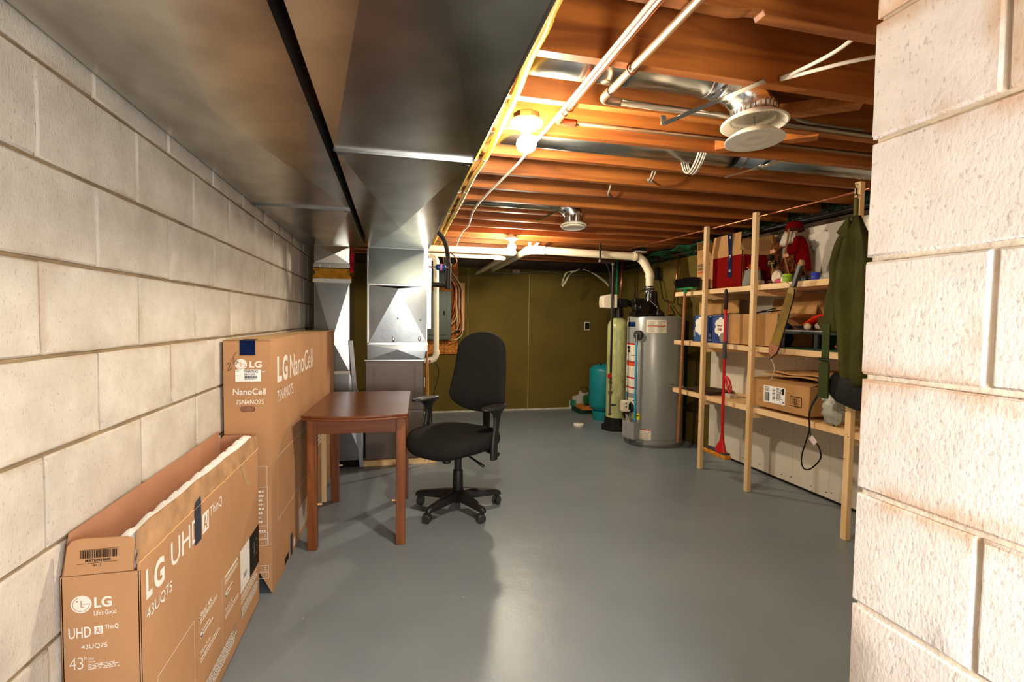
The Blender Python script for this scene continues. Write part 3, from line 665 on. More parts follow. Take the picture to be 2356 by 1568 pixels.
mb = MB(); mb.tube([(.74, 1.602, 1.957), (2.4, 1.62, 1.957)], .0105, 12); mb.build('side_run', M('grey_copper', (150, 138, 120), .35, .9), t, True, smooth=True)
for x, y, lab in ((.605, 1.686, 'copper hanger ring on the pipe beside the white cable'), (.694, 1.385, 'copper hanger ring on the dull copper pipe')):
    mb = MB(); mb.tube([(x+.016*math.cos(a), y, 1.957+.016*math.sin(a)) for a in [2*PI*k/20 for k in range(20)]], .003, 6, closed=True)
    tag(mb.build('pipe_ring', M('hanger_copper', (150, 84, 50), .4, .7), smooth=True, origin=(x, y, 1.97)), lab, 'ring', 'copper hanger rings')
# ================================================================ cables
def cable(name, pts, r, mat, label, cat='cable', group=None, k=6, flat=1.0, n=8):
    P = smooth_path(pts, k); o = MB().tube(P, r, n, flat=flat).build(name, mat, smooth=True, origin=P[0]); return tag(o, label, cat, group)
cable('white_cable', [(.588, -1.2, 1.95), (.587, 1.0, 1.95), (.584, 1.35, 1.948), (.581, 1.71, 1.946), (.572, 2.05, 1.94), (.573, 2.25, 1.94), (.562, 2.47, 1.94), (.53, 3.0, 1.94), (.535, 3.43, 1.945), (.575, 3.9, 1.94), (.568, 4.27, 1.94), (.59, 4.8, 1.9)], .0065, m_cablew, 'long white cable strung under the joists past both bulbs')
cable('white_cable', [(1.212, 1.375, 1.99), (1.225, 1.30, 1.985), (1.245, 1.20, 1.99), (1.27, 1.12, 2.02), (1.31, 1.05, 2.06)], .006, m_cablew, 'flat white cable leaving a hole in the joist near the pillar, upper of two', 'cable', 'paired white cables by the pillar')
cable('white_cable', [(1.212, 1.375, 1.985), (1.24, 1.28, 1.97), (1.29, 1.20, 1.965), (1.36, 1.15, 1.97), (1.45, 1.12, 2.0)], .006, m_cablew, 'flat white cable sagging from the joist hole near the pillar, lower of two', 'cable', 'paired white cables by the pillar')
cable('grey_cable', [(1.34, 1.56, 2.02), (1.5, 1.62, 1.99), (1.65, 1.64, 1.985), (1.85, 1.64, 1.985)], .006, M('grey_sheath', (150, 142, 126), .6), 'dull grey cable sagging between joists right of the large vent')
for i, (dx, dz) in enumerate(((0, 0), (.012, .006), (.026, .01), (.036, .0))):
    cable('white_cable', [(1.345+dx, 1.985, 2.03), (1.35+dx, 2.02, 1.965), (1.375+dx, 2.10, 1.932-dz*.3), (1.41+dx, 2.19, 1.935-dz*.3), (1.425+dx, 2.25, 1.965), (1.425+dx, 2.275, 2.02)], .0042, m_cablew, 'white cable looped under the long straight round duct', 'cable', 'white cables looped under the long duct')
for i, (x, y) in enumerate(((1.33, 2.40), (1.35, 2.41), (1.24, 2.72), (1.25, 2.74))):
    cable('white_cable', [(x-.03, y-.08, 2.0), (x-.02, y-.03, 1.962), (x, y+.03, 1.955), (x+.03, y+.08, 1.962), (x+.05, y+.14, 2.0)], .004, M('shaded_cable', (190, 184, 168), .6), 'white cable loop sagging between joists behind the long duct', 'cable', 'small cable loops between joists')  # white sheath darkened to paint in the shade between the joists
R = random.Random(9)
for i in range(3):
    x = 1.335+.012*i; y = 4.75
    cable('white_cable', [(x-.04, y-.03, 1.97), (x-.03, y, 1.94), (x, y+.01, 1.93), (x+.03, y+.01, 1.945), (x+.05, y-.02, 1.97)], .004, m_cablew, 'small coil of white cable tucked above the white vent pipe', 'cable', 'coiled cables above the vent pipe')
# bundle of thin pale wires draped near the back wall
for i, (x0, z0, w, dp) in enumerate(((2.13, 1.66, .30, .17), (2.15, 1.68, .27, .13), (2.17, 1.72, .24, .10))):
    cable('thin_wire', [(2.10, 5.6, 1.80-.006*i), (2.02-.01*i, 5.6, 1.77), (1.96-.012*i+.01*i*i, 5.6, 1.66), (1.965, 5.6, 1.60-.02*i+.03*i), (1.99+.01*i, 5.6, 1.66), (2.06, 5.6, 1.76), (2.18, 5.6, 1.825-.008*i), (2.30, 5.6, 1.80), (2.42, 5.6, 1.75-.01*i), (2.50, 5.6, 1.70-.012*i), (2.56, 5.6, 1.64-.01*i)], .0026, M('pale_wire', (196, 188, 160), .6), 'thin pale wire draped in a loop high before the olive wall', 'wire', 'pale wires draped before the olive wall')
o = MB().bar((2.17, 5.6, 1.79), (2.24, 5.6, 1.87), .03, .03).build('wire_tie', m_black, origin=(2.2, 5.6, 1.8)); tag(o, 'black strap bunching the pale wires under the joists', 'strap')
# ================================================================ cream PVC vent pipes
def pipe_thing(name, label, base): return thing(name, label, 'pipe', base)
t = pipe_thing('vent_pipe', 'cream vent pipe rising from the water heater and running left to the back wall', (1.8, 4.55, 1.87))
r = .038
A = Vector((2.478, 4.43, 1.52)); 
mb = MB(); mb.tube([(2.462, 4.43, 1.50), (2.462, 4.43, 1.655)], r, 24); mb.build('riser', m_pvc, t, True, smooth=30)
mb = MB(); mb.tube(smooth_path([(2.462, 4.43, 1.64), (2.46, 4.435, 1.68), (2.435, 4.45, 1.74), (2.40, 4.46, 1.80), (2.35, 4.47, 1.835), (2.30, 4.475, 1.842)], 6), r+.003, 24); mb.build('elbow', m_pvc, t, True, smooth=30)
for p, d in (((2.462, 4.43, 1.645), (0, 0, 1)), ((2.325, 4.473, 1.841), (1, 0, 0))):
    mb = MB(); mb.lathe([(r+.006, -.014), (r+.006, .014)], p, 28, 'z' if d[2] else 'x'); mb.build('collar', m_pvc, t, True, smooth=30)
mb = MB(); mb.tube([(2.33, 4.473, 1.84), (1.33, 4.60, 1.878)], r, 24); mb.build('long_run', m_pvc, t, True, smooth=30)
mb = MB(); mb.tube(smooth_path([(1.42, 4.59, 1.876), (1.34, 4.60, 1.878), (1.29, 4.63, 1.878), (1.27, 4.70, 1.876)], 6), r+.005, 24); mb.build('elbow', m_pvc, t, True, smooth=30)
mb = MB(); mb.tube([(1.275, 4.66, 1.877), (1.26, YB+.02, 1.86)], r-.002, 24); mb.build('back_run', m_pvc, t, True, smooth=30)
mb = MB(); mb.tube([(2.336+.001*math.cos(a), 4.47+(r+.008)*math.cos(a), 1.84+(r+.008)*math.sin(a)) for a in [2*PI*k/24 for k in range(24)]], .003, 6, closed=True); mb.tube([(2.335, 4.47, 1.885), (2.33, 4.47, 1.97)], .002, 6); mb.build('wire_hanger', m_iron, t, True, smooth=True)
for i, (z, y, xe, lab, rr) in enumerate(((1.862, 4.70, 1.10, 'upper cream vent pipe running from the furnace to below the far bulb', .031), (1.815, 4.78, 1.02, 'lower thinner cream pipe half hidden under the upper furnace vent pipe', .022))):
    t = pipe_thing('vent_pipe', lab, (.7, y, z))
    mb = MB(); mb.tube([(.30, y, z), (xe, y, z)], rr, 20); mb.build('long_run', m_pvc, t, True, smooth=30)
    mb = MB(); mb.tube(smooth_path([(xe-.06, y, z), (xe, y, z), (xe+.035, y+.02, z), (xe+.045, y+.08, z)], 6), rr+.006, 20); mb.build('elbow', m_pvc, t, True, smooth=30)
    mb = MB(); mb.tube([(xe+.045, y+.05, z), (xe+.02, YB+.02, z-.02)], rr, 20); mb.build('back_run', m_pvc, t, True, smooth=30)
t = pipe_thing('condensate_pipe', 'upright cream pipe with bottom elbow between furnace plenum and electrical panel', (.37, 4.4, .9))
mb = MB(); mb.tube([(.366, 4.42, 1.70), (.372, 4.42, .90)], .024, 20); mb.build('riser', m_pvc, t, True, smooth=30)
mb = MB(); mb.tube(smooth_path([(.372, 4.42, .92), (.372, 4.42, .885), (.352, 4.42, .845), (.31, 4.42, .832), (.285, 4.42, .83)], 6), .028, 20); mb.build('elbow', m_pvc, t, True, smooth=30)
mb = MB(); mb.tube([(.30, 4.42, .83), (.245, 4.42, .83)], .024, 20); mb.build('bottom_run', m_pvc, t, True, smooth=30)
mb = MB(); mb.tube(smooth_path([(.366, 4.42, 1.64), (.366, 4.42, 1.71), (.35, 4.44, 1.74), (.32, 4.46, 1.75)], 5), .028, 20); mb.build('top_elbow', m_pvc, t, True, smooth=30)
mb = MB(); mb.box(.307, .322, 4.392, 4.40, .815, .838); mb.build('red_sticker', M('red_sticker', (150, 52, 36), .6), t, True)
# refrigerant line with black insulation and the blue drier
cable('insulated_line', [(.29, 3.95, 1.93), (.34, 4.0, 1.90), (.40, 4.05, 1.84), (.43, 4.1, 1.76), (.445, 4.15, 1.68), (.445, 4.15, 1.55)], .019, M('black_foam', (54, 52, 46), .8), 'thick black insulated line curving down beside the plenum', 'tube', n=16)
o = MB().tube([(.447, 4.15, 1.665), (.442, 4.15, 1.45)], .026, 16).build('foam_sleeve', m_iron, smooth=30, origin=(.44, 4.15, 1.45)); tag(o, 'thicker black foam sleeve on the lower end of the insulated line', 'sleeve')
mb = MB(); 
P = [(.285, 4.2, 1.487), (.31, 4.2, 1.49), (.34, 4.2, 1.487), (.37, 4.2, 1.487), (.40, 4.2, 1.487), (.44, 4.2, 1.487)]
mb.tube(P, [.02, .023, .019, .022, .02, .021], 14); tag(mb.build('foam_sleeve', m_iron, smooth=True, origin=P[0]), 'lumpy black foam sleeve running level into the plenum side', 'sleeve')
t = thing('filter_drier', 'small blue cylinder with pink band beside the plenum', 'filter', (.38, 4.1, 1.625))
mb = MB(); mb.lathe([(0, -.042), (.012, -.042), (.024, -.032), (.026, -.022), (.026, .022), (.024, .032), (.012, .042), (0, .042)], (.378, 4.1, 1.625), 24, 'x'); mb.build('canister', M('blue_enamel', (20, 66, 140), .3), t, True, smooth=40)
mb = MB(); mb.lathe([(.0268, -.008), (.0268, .008)], (.38, 4.1, 1.625), 24, 'x'); mb.build('band', M('pink_label', (238, 150, 190), .6), t, True, smooth=True)
mb = MB(); mb.tube([(.28, 4.1, 1.628), (.34, 4.1, 1.626)], .005, 10); mb.tube([(.415, 4.1, 1.622), (.44, 4.1, 1.62)], .005, 10); mb.build('copper_stub', m_copper, t, True, smooth=True)
cable('copper_line', [(.455, 4.12, 1.625), (.49, 4.1, 1.64), (.51, 4.1, 1.68), (.49, 4.1, 1.72), (.455, 4.12, 1.755)], .005, M('red_brown_line', (160, 78, 50), .45, .3), 'thin copper line bowing out beside the black insulated line')
# ================================================================ electrical panel on the back wall
m_pgrey = M('dark_grey_enamel', (72, 82, 76), .5, .2)
py = 5.9
o = MB().box(.30, .80, 6.27, 6.296, .755, 1.9).build('backing_board', m_osb, origin=(.5, 6.28, .755)); tag(o, 'orange oriented strand board behind the grey electrical panel', 'board')
o = MB().box(.775, .875, 6.20, 6.268, 1.06, 1.66).build('mounting_board', M_wood('tan_board', (206, 158, 96), (180, 128, 70), 2, .7), origin=(.82, 6.25, 1.06), bevel=.003); tag(o, 'tan vertical board with cable staples right of the grey electrical panel', 'board')
t = thing('electrical_panel', 'dark grey electrical panel with closed door behind the upright cream pipe', 'electrical panel', (.55, 6.2, .94))
mb = MB(); mb.box(.36, .70, 6.14, 6.268, .945, 1.545); mb.build('cabinet', m_pgrey, t, True, bevel=.004)
mb = MB(); mb.box(.40, .64, 6.128, 6.14, 1.0, 1.52); mb.build('door', m_pgrey, t, True, bevel=.003)
mb = MB(); mb.box(.60, .622, 6.12, 6.128, 1.25, 1.30); mb.build('latch', m_black, t, True)
t = thing('meter_box', 'smaller dark grey box above the electrical panel', 'electrical box', (.55, 6.2, 1.57))
mb = MB(); mb.box(.44, .62, 6.12, 6.268, 1.60, 1.86); mb.build('cabinet', m_pgrey, t, True, bevel=.006)
mb = MB(); mb.tube(smooth_path([(.53, 6.15, 1.61), (.53, 6.14, 1.57), (.55, 6.15, 1.54)], 4), .02, 12); mb.build('conduit', m_pgrey, t, True, smooth=True)
R = random.Random(3)
for i in range(9):
    x = .735+.012*i; m = [m_black, M('orange_wire', (186, 92, 30), .6), M('pale_wire', (196, 188, 160), .6)][i % 3]
    z1 = 1.30-.035*i
    cable('panel_wire', [(.56+.008*i, 5.9, 1.93), (.60+.010*i, 6.05, 1.80), (x, 6.17, 1.6), (x+.01, 6.17, 1.4), (x+R.uniform(-.01, .03), 6.15, z1), (.705, 6.16, z1-.09)], R.choice((.004, .005, .007)), m, 'loose wire running down into the right side of the electrical panel', 'wire', 'wires beside the electrical panel')
cable('orange_cable', [(.735, 6.16, 1.75), (.75, 6.15, 1.62), (.745, 6.16, 1.45), (.72, 6.16, 1.25)], .009, M('orange_wire', (186, 92, 30), .6), 'thick orange cable hanging left of the stapled tan board')
cable('gas_riser', [(.27, 4.05, .93), (.262, 4.0, .85), (.262, 4.0, .6), (.262, 4.06, .05)], .008, M('brown_line', (150, 96, 50), .5), 'thin brown gas line beside the furnace side', 'pipe')
cable('copper_riser', [(.31, 4.6, .80), (.315, 4.6, .6), (.315, 4.6, .3), (.315, 4.6, .06)], .010, M('brass_line', (196, 150, 62), .4, .5), 'brass coloured pipe standing beside the furnace', 'pipe')
cable('black_wire', [(.25, 4.74, .80), (.37, 4.8, .80), (.43, 4.8, .70), (.41, 4.8, .58), (.37, 4.8, .4), (.36, 4.8, .01)], .004, m_black, 'black wire looping from the furnace side toward the chair')
cable('drain_hose', [(.63, YB-.03, 1.2), (.632, YB-.03, 1.0), (.63, YB-.03, .76)], .006, M('brown_line', (150, 96, 50), .5), 'thin brown cable running down below the tan board', 'cable')
# low dark structure and joist pockets against the back wall
cable('white_cable', [(1.0, 6.2, 1.83), (1.3, 6.2, 1.80), (1.6, 6.2, 1.81), (1.95, 6.2, 1.84), (2.3, 6.2, 1.80), (2.7, 6.2, 1.85)], .006, M('dull_grey_sheath', (110, 106, 96), .8), 'dull grey cable sagging along the top of the olive wall')  # duller grey than the other white cables
o = MB().box(1.5, 1.60, 6.24, 6.298, 1.80, 1.86).build('junction_box', m_galv, origin=(1.55, 6.27, 1.8), bevel=.003); tag(o, 'small metal junction box at the top of the olive wall', 'electrical box')
t = thing('wall_outlet', 'black switch plate with pale rim on the olive wall', 'switch', (2.577, YB, 1.13))
mb = MB(); mb.box(2.535, 2.615, YB-.006, YB, 1.075, 1.185); mb.build('rim', m_vent, t, True)
mb = MB(); mb.box(2.543, 2.607, YB-.012, YB-.006, 1.083, 1.178); mb.build('plate', m_black, t, True)
o = MB().lathe([(0, .0), (.055, .0), (.06, .006), (.06, .026), (.05, .032), (0, .032)], (2.055, 5.224, 0), 28).build('plastic_disc', M('white_cap', (236, 228, 208), .5), smooth=40, origin=(2.055, 5.224, 0)); tag(o, 'small round white plastic disc lying on the grey floor', 'disc')
# ================================================================ SMALL TV BOX (open) --------------------------------
m_foam = M('white_foam', (244, 244, 242), .85, bump=(60, .2, .002))
t = thing('tv_box', 'open smaller cardboard television box in front, leaning flaps up by the block wall', 'box', (-.62, 1.7, 0))
bx0, bx1, by0, by1, bz = -.697, -.548, 1.235, 2.225, .632
def panel(name, mat, x0, x1, y0, y1, z0, z1, label=None): return MB().box(x0, x1, y0, y1, z0, z1, mat).build(name, parent=t, world=True, bevel=.0015, label=label)
th = .005
# front end panel with hand hole: built as a ring of quads round the oval hole
def holed_panel(mb, x0, x1, z0, z1, y0, y1, hx, hz, hw, hh, mat):
    n = 32; inner = []; outer = []
    for i in range(n):
        a = 2*PI*i/n; c, s_ = math.cos(a), math.sin(a)
        ix = hx+(hw-hh)*(1 if c > 0 else -1)*(abs(c) > .001)+hh*c; iz = hz+hh*s_
        inner.append((ix, iz))
        k = min((x1-hx)/c if c > 1e-6 else 9, (x0-hx)/c if c < -1e-6 else 9, (z1-hz)/s_ if s_ > 1e-6 else 9, (z0-hz)/s_ if s_ < -1e-6 else 9)
        outer.append((hx+c*k, hz+s_*k))
    # snap the corners
    for cx, cz in ((x0, z0), (x1, z0), (x1, z1), (x0, z1)):
        j = min(range(n), key=lambda q: (outer[q][0]-cx)**2+(outer[q][1]-cz)**2); outer[j] = (cx, cz)
    vs = []
    for y in (y0, y1): vs += [(a, y, b) for a, b in inner]+[(a, y, b) for a, b in outer]
    fs = []
    for i in range(n):
        j = (i+1) % n
        fs += [(i, j, n+j, n+i), (2*n+j, 2*n+i, 3*n+i, 3*n+j), (i, 2*n+i, 2*n+j, j), (n+j, 3*n+j, 3*n+i, n+i)]
    mb.add(vs, fs, mat)
mb = MB(); holed_panel(mb, bx0, bx1, 0, bz, by0, by0+th, -.628, .35, .045, .02, None); mb.build('end_panel', m_card, t, True, label='near end panel with hand hole')
panel('end_panel', m_card, bx0, bx1, by1-th, by1, 0, bz)
panel('side_panel', m_card_in, bx0, bx0+th, by0, by1, 0, bz)
panel('side_panel', m_card, bx1-th, bx1, by0, by1, 0, bz+.018)
panel('bottom_panel', m_card, bx0, bx1, by0, by1, 0, th)
# flaps
mb = MB(); pr = [(bx0+.006, bz+.002), (bx1-.012, bz+.002), (bx1-.010, bz+.062), (bx1-.014, bz+.072), (bx1-.024, bz+.077), (bx0+.034, bz+.079), (bx0+.020, bz+.075), (bx0+.012, bz+.064)]
mb.prism(pr, (0, by0-.05*bz, 0), (1, 0, 0), (0, .05, 1), (0, .004, 0)); ef = mb.build('end_flap', m_card, t, True, label='near end flap with printed barcode')
mb = MB(); pr = [(bx0+.006, bz), (bx1-.004, bz), (bx1-.01, bz+.068), (bx1-.02, bz+.076), (bx0+.02, bz+.078), (bx0+.008, bz+.06)]
mb.prism(pr, (0, by1-.006+.03*bz, 0), (1, 0, 0), (0, -.03, 1), (0, .005, 0)); mb.build('end_flap', m_card_in, t, True)
mb = MB(); mb.prism([(by0+.004, bz), (by1-.004, bz), (by1-.01, bz+.095), (by0+.03, bz+.085)], (bx0+.001, 0, 0), (0, 1, 0), (-.0, 0, 1), (.004, 0, 0)); mb.build('side_flap', m_card_in, t, True, label='long flap against the wall')
# front long flap: worn, slightly leaning inwards with ragged crease and chipped near corner
R = random.Random(2)
mb = MB(); pr = [(by0-.004, bz+.018), (by1, bz+.018), (by1, bz+.072), (by1-.02, bz+.076)]
pr += [(by1-.02-(by1-by0-.06)*i/24, bz+.076+.004*math.sin(i*.9)*R.random()+.012*(i/24)) for i in range(1, 24)]
pr += [(by0+.03, bz+.086), (by0+.012, bz+.078), (by0+.004, bz+.05), (by0+.008, bz+.035)]
mb.prism(pr, (bx1-.005, 0, 0), (0, 1, 0), (-.10, 0, 1), (.005, 0, 0)); fl = mb.build('side_flap', M('worn_cardboard', (180, 140, 102), .8, noise=(14, .3), bump=(70, .3, .002)), t, True, label='worn taped long flap facing the room')
# the prism direction leans by z; shift so the crease sits on the panel
for v in fl.data.vertices: v.co.x += .10*(bz+.018)
mb = MB(); pts = [(bx1+.0005, by0+(by1-by0)*i/70, bz+.018+R.uniform(-.002, .002)) for i in range(71)]; mb.tube(pts, .0016, 5); mb.build('torn_crease', M('torn_edge', (222, 176, 122), .9), t, True)
# inner cardboard tray and white foam
mb = MB(); mb.box(bx0+.02, bx1-.055, by0+.02, by1-.02, .02, bz-.0); mb.build('inner_tray', m_card_in, t, True, bevel=.004, label='brown inner tray')
mb = MB(); n = 60
rings = []
for i in range(n+1):
    y = by0+.030+(by1-by0-.045)*i/n; h = bz+.062+.007*abs(math.sin(i*.62))+.006*mnoise.noise(Vector((i*.4, 0, 0)))+.012*i/60; xa, xb = bx1-.062, bx1-.016
    rings.append([(xa, y, .02), (xb, y, .02), (xb, y, h-.012), (xb-.012, y, h-.002), (xa+.012, y, h), (xa, y, h-.012)])
mb.loft(rings); mb.box(bx0+.02, bx1-.007, by0+.008, by0+.018, .28, .45); mb.build('foam_liner', m_foam, t, True, smooth=50, label='white foam liner sheet')
# printing
def lgmark(F, mb, cx, cy, r, ci, k=1):
    F.disc(mb, cx, cy, r, m_white, k); 
    F.arc(mb, cx, cy, r*.80, PI*.62, PI*2.0, r*.05, ci, k+1); F.line(mb, (cx+r*.12, cy), (cx+r*.82, cy), r*.05, ci, k+1)
    F.line(mb, (cx, cy+r*.42), (cx, cy-r*.32), r*.07, ci, k+1); F.line(mb, (cx, cy-r*.32), (cx+r*.25, cy-r*.32), r*.07, ci, k+1); F.disc(mb, cx-r*.38, cy+r*.36, r*.09, ci, k+1)
F = Face((0, by0, 0), (1, 0, 0), (0, 0, 1)); mb = MB()
lgmark(F, mb, -.659, .569, .0195, m_tanprint); mb.build('logo', parent=t, world=True, recalc=False); mb = MB()
F.text(mb, 'LG', -.635, -.602, .558, .582, .03, m_white); F.text(mb, "Life's Good", -.636, -.594, .541, .552, .01, m_white)
F.text(mb, 'UHD', -.684, -.642, .494, .518, .01, m_white); F.rect(mb, -.636, -.620, .499, .517, m_white); F.text(mb, 'AI', -.633, -.623, .501, .514, .0, m_tanprint, 2); F.text(mb, 'ThinQ', -.616, -.590, .506, .518, .015, m_white)
F.text(mb, '43UQ75', -.661, -.612, .466, .478, .01, m_white); F.text(mb, '43', -.684, -.658, .424, .451, -.01, m_white); F.text(mb, '"', -.656, -.652, .444, .451, .0, m_white)
F.text(mb, 'Class', -.650, -.638, .443, .449, 0, m_white); F.text(mb, 'Classe', -.650, -.636, .436, .441, 0, m_white); F.smallprint(mb, -.649, -.587, .420, .434, 4, m_white, seed=4)
mb.build('printing', parent=t, world=True, recalc=False, label='white lettering on the near end panel')
F = Face((0, by0+.05*(bz+.04)-.0335, 0), (1, 0, 0), (0, .05, 1)); mb = MB()
F.o.y = by0-.05*bz-.0008
F.barcode(mb, -.660, -.588, .669, .686, m_black); F.line(mb, (-.662, .6865), (-.586, .6885), .0007, m_black); F.text(mb, 'MAY69918602', -.650, -.602, .6605, .667, .02, m_black); F.line(mb, (-.665, .657), (-.589, .659), .0007, m_black); F.text(mb, 'REV. 1.2', -.636, -.620, .6505, .6545, .01, m_black)
mb.build('printing', parent=ef, world=True, recalc=False, label='black barcode print')
F = Face((bx1, 0, 0), (0, 1, 0), (0, 0, 1)); mb = MB(); W_ = m_white
F.text(mb, 'L', 1.262, 1.292, .548, .618, .035, W_); F.text(mb, 'G', 1.300, 1.355, .545, .615, .035, W_)
F.text(mb, 'UHD', 1.392, 1.585, .556, .622, .004, W_); F.rect(mb, 1.602, 1.655, .553, .612, W_); F.text(mb, 'AI', 1.610, 1.648, .560, .604, 0, m_tanprint, 2); F.text(mb, 'ThinQ', 1.665, 1.775, .575, .612, 0, W_)
F.text(mb, '43UQ75', 1.262, 1.395, .495, .527, .008, W_)
F.line(mb, (1.31, .333), (1.532, .335), .0018, W_); F.line(mb, (1.532, .336), (1.532, .10), .0018, W_); F.line(mb, (1.31, .333), (1.31, .1), .0018, W_)
F.line(mb, (1.765, .335), (1.765, .10), .0012, W_)
for (x0, x1, seed) in ((1.575, 1.745, 3), (1.79, 1.955, 8)):
    (F.text(mb, 'Real 4K', x0, x0+.10, .314, .330, .01, W_) if x0 < 1.7 else F.smallprint(mb, x0, x1, .314, .332, 1, W_, seed=41)); F.smallprint(mb, x0, x1, .296, .312, 2, W_, seed=seed); F.smallprint(mb, x0, x1-.05, .250, .275, 2, W_, seed=seed+1, fill=.5)
    F.disc(mb, x0+.012, .262, .009, W_); F.text(mb, 'ThinQ AI', x0, x0+.08, .20, .215, .01, W_); F.smallprint(mb, x0, x1, .178, .196, 2, W_, seed=seed+2)
F.rect(mb, 1.965, 2.085, .17, .332, W_); F.rect(mb, 2.085, 2.220, .17, .332, m_black); F.text(mb, '43', 2.125, 2.195, .225, .29, -.03, M('thin_silver_print', (150, 140, 122), .5), 2); F.smallprint(mb, 2.0, 2.05, .21, .23, 3, m_black, 2, 6)
F.smallprint(mb, 1.97, 2.21, .125, .162, 4, W_, seed=11); F.rect(mb, 1.97, 2.21, .07, .115, M('grey_printed_strip', (172, 142, 112), .8)); F.smallprint(mb, 1.97, 2.21, .072, .113, 6, W_, 2, seed=13)
F.rect(mb, 1.60, 1.92, .04, .10, M('grey_printed_strip', (172, 142, 112), .8)); F.smallprint(mb, 1.60, 1.92, .042, .098, 6, W_, 2, seed=14)
mb.build('printing', parent=t, world=True, recalc=False, label='white lettering on the long side')
mb = MB(); F.rect(mb, 1.545, 1.592, .545, .655, m_dtape, 2.5); mb.add([(bx1+.002, 1.545, .655), (bx1+.002, 1.592, .655), (bx1-.002, 1.60, .672), (bx1-.002, 1.56, .668)], [(0, 1, 2, 3)], m_dtape); mb.build('dark_tape', parent=t, world=True, recalc=False, label='dark strip of cloth tape')
mb = MB(); mk = M('packing_tape', (206, 168, 122), .35, alpha=.85)
mb.add([F.P(a, b, 1) for a, b in ((1.98, .65), (2.02, .66), (2.05, .59), (2.10, .545), (2.085, .54), (2.04, .56), (2.01, .60))], [tuple(range(7))], mk)
mb.build('tape_residue', parent=t, world=True, recalc=False)
# ================================================================ BIG TV BOX ------------------------------------------
ang = -math.atan2(.055, 1.83)
t = thing('tv_box', 'tall closed cardboard television box standing on end behind the open one', 'box', (-.508, 2.27, 0), ang)
w, L, h = .183, 1.82, 1.10
mb = MB(); holed_panel(mb, -w, 0, 0, h, 0, .005, -.60+.508, .808, .030, .0125, None); mb.build('end_panel', m_card, t, label='near end panel with hand hole')
mb = MB(); mb.box(-.15, -.04, .02, .03, .74, .88); mb.build('hole_backing', m_card_in, t)
mb = MB(); mb.box(-.004, 0, .005, L, 0, h); mb.build('side_panel', m_card, t, bevel=.001, label='long printed side panel')
mb = MB(); mb.box(-w, -w+.004, .005, L, 0, h); mb.build('side_panel', m_card, t)
mb = MB(); mb.box(-w, 0, L-.004, L, 0, h); mb.build('end_panel', m_card, t)
mb = MB(); mb.box(-w, 0, 0, L, h-.004, h+.001); pts = []
mb.build('top_panel', M('pale_top_cardboard', (206, 168, 122), .85, noise=(8, .2)), t)  # top panel in a paler, mottled cardboard tone than the sides
mb = MB()
for i in range(46): mb.box(-.003, .0015, .05+i*.0385, .05+i*.0385+.022, h-.004, h+.004)
mb.build('perforated_edge', m_card, t)
o_ = .508
F = Face((0, 0, 0), (1, 0, 0), (0, 0, 1)); F0 = Face((o_, 0, 0), (1, 0, 0), (0, 0, 1)); mb = MB()
lgmark(F0, mb, -.623, .998, .0235, m_tanprint); mb.build('logo', parent=t, recalc=False); mb = MB()
F0.text(mb, 'LG', -.590, -.542, .983, 1.012, .035, W_)
F0.text(mb, 'NanoCell', -.655, -.528, .868, .896, .02, W_); F0.text(mb, '75NANO75', -.643, -.535, .828, .848, .01, W_)
F0.text(mb, 'od', -.543, -.531, .963, .972, 0, W_)
F0.line(mb, (-.525, .22), (-.525, .56), .0016, W_)
for z in (.56, .47, .30): F0.line(mb, (-.56, z), (-.525, z), .0014, W_)
F0.smallprint(mb, -.56, -.535, .31, .46, 8, W_, seed=2, fill=.4)
F0.smallprint(mb, -.56, -.528, .272, .285, 1, W_, seed=3)
for z0 in (.215, .07):
    for q in range(2): 
        za = z0+.03*q; zb = za+.026
        for a, b in (((-.56, za), (-.522, za)), ((-.56, zb), (-.522, zb)), ((-.522, za), (-.522, zb))): F0.line(mb, a, b, .0016, W_)
        F0.text(mb, ['. 1', '. 2'][q], -.548, -.530, za+.008, zb-.006, 0, W_)
mb.build('printing', parent=t, recalc=False, label='white lettering on the near end panel')
mb = MB(); F0.rect(mb, -.645, -.545, .926, .976, M('white_label', (246, 244, 240), .5), 2); F0.text(mb, '75NA75UQ', -.612, -.557, .961, .973, .02, m_black, 3); F0.smallprint(mb, -.611, -.565, .952, .960, 3, m_black, 3, 5, .8); F0.barcode(mb, -.610, -.560, .938, .950, m_black, 3, 8, 26); F0.smallprint(mb, -.610, -.565, .932, .936, 1, m_black, 3, 6); F0.text(mb, 'MODEL:', -.643, -.630, .968, .972, 0, m_black, 3); F0.text(mb, 'SER NO', -.643, -.631, .948, .952, 0, m_black, 3)
mb.build('label_sticker', parent=t, recalc=False, label='white barcode label')
mb = MB(); F0.rect(mb, -.627, -.567, 1.036, 1.1, m_navy, 3); mb.add([F0.P(-.627, 1.1, 3), F0.P(-.567, 1.1, 3), (-.567+o_, .045, h+.003), (-.62+o_, .04, h+.003)], [(0, 1, 2, 3)], m_navy); mb.build('navy_tape', parent=t, recalc=False, label='navy blue tape over the top edge')
mb = MB(); P = [F0.P(a, b, 3) for a, b in ((-.675, .998), (-.668, 1.006), (-.664, 1.0), (-.668, .985), (-.672, .972), (-.664, .975), (-.658, .985))]; mb.tube(smooth_path(P, 4), .0008, 5)
P = [F0.P(a, b, 3) for a, b in ((-.640, 1.05), (-.648, 1.035), (-.652, 1.015), (-.648, 1.0), (-.640, 1.0), (-.636, 1.01), (-.642, 1.015), (-.648, 1.008))]; mb.tube(smooth_path(P, 4), .0008, 5); mb.build('handwriting', m_black, t, label='handwritten 26 in ink')
F = Face((0, 0, 0), (0, 1, 0), (0, 0, 1)); mb = MB()
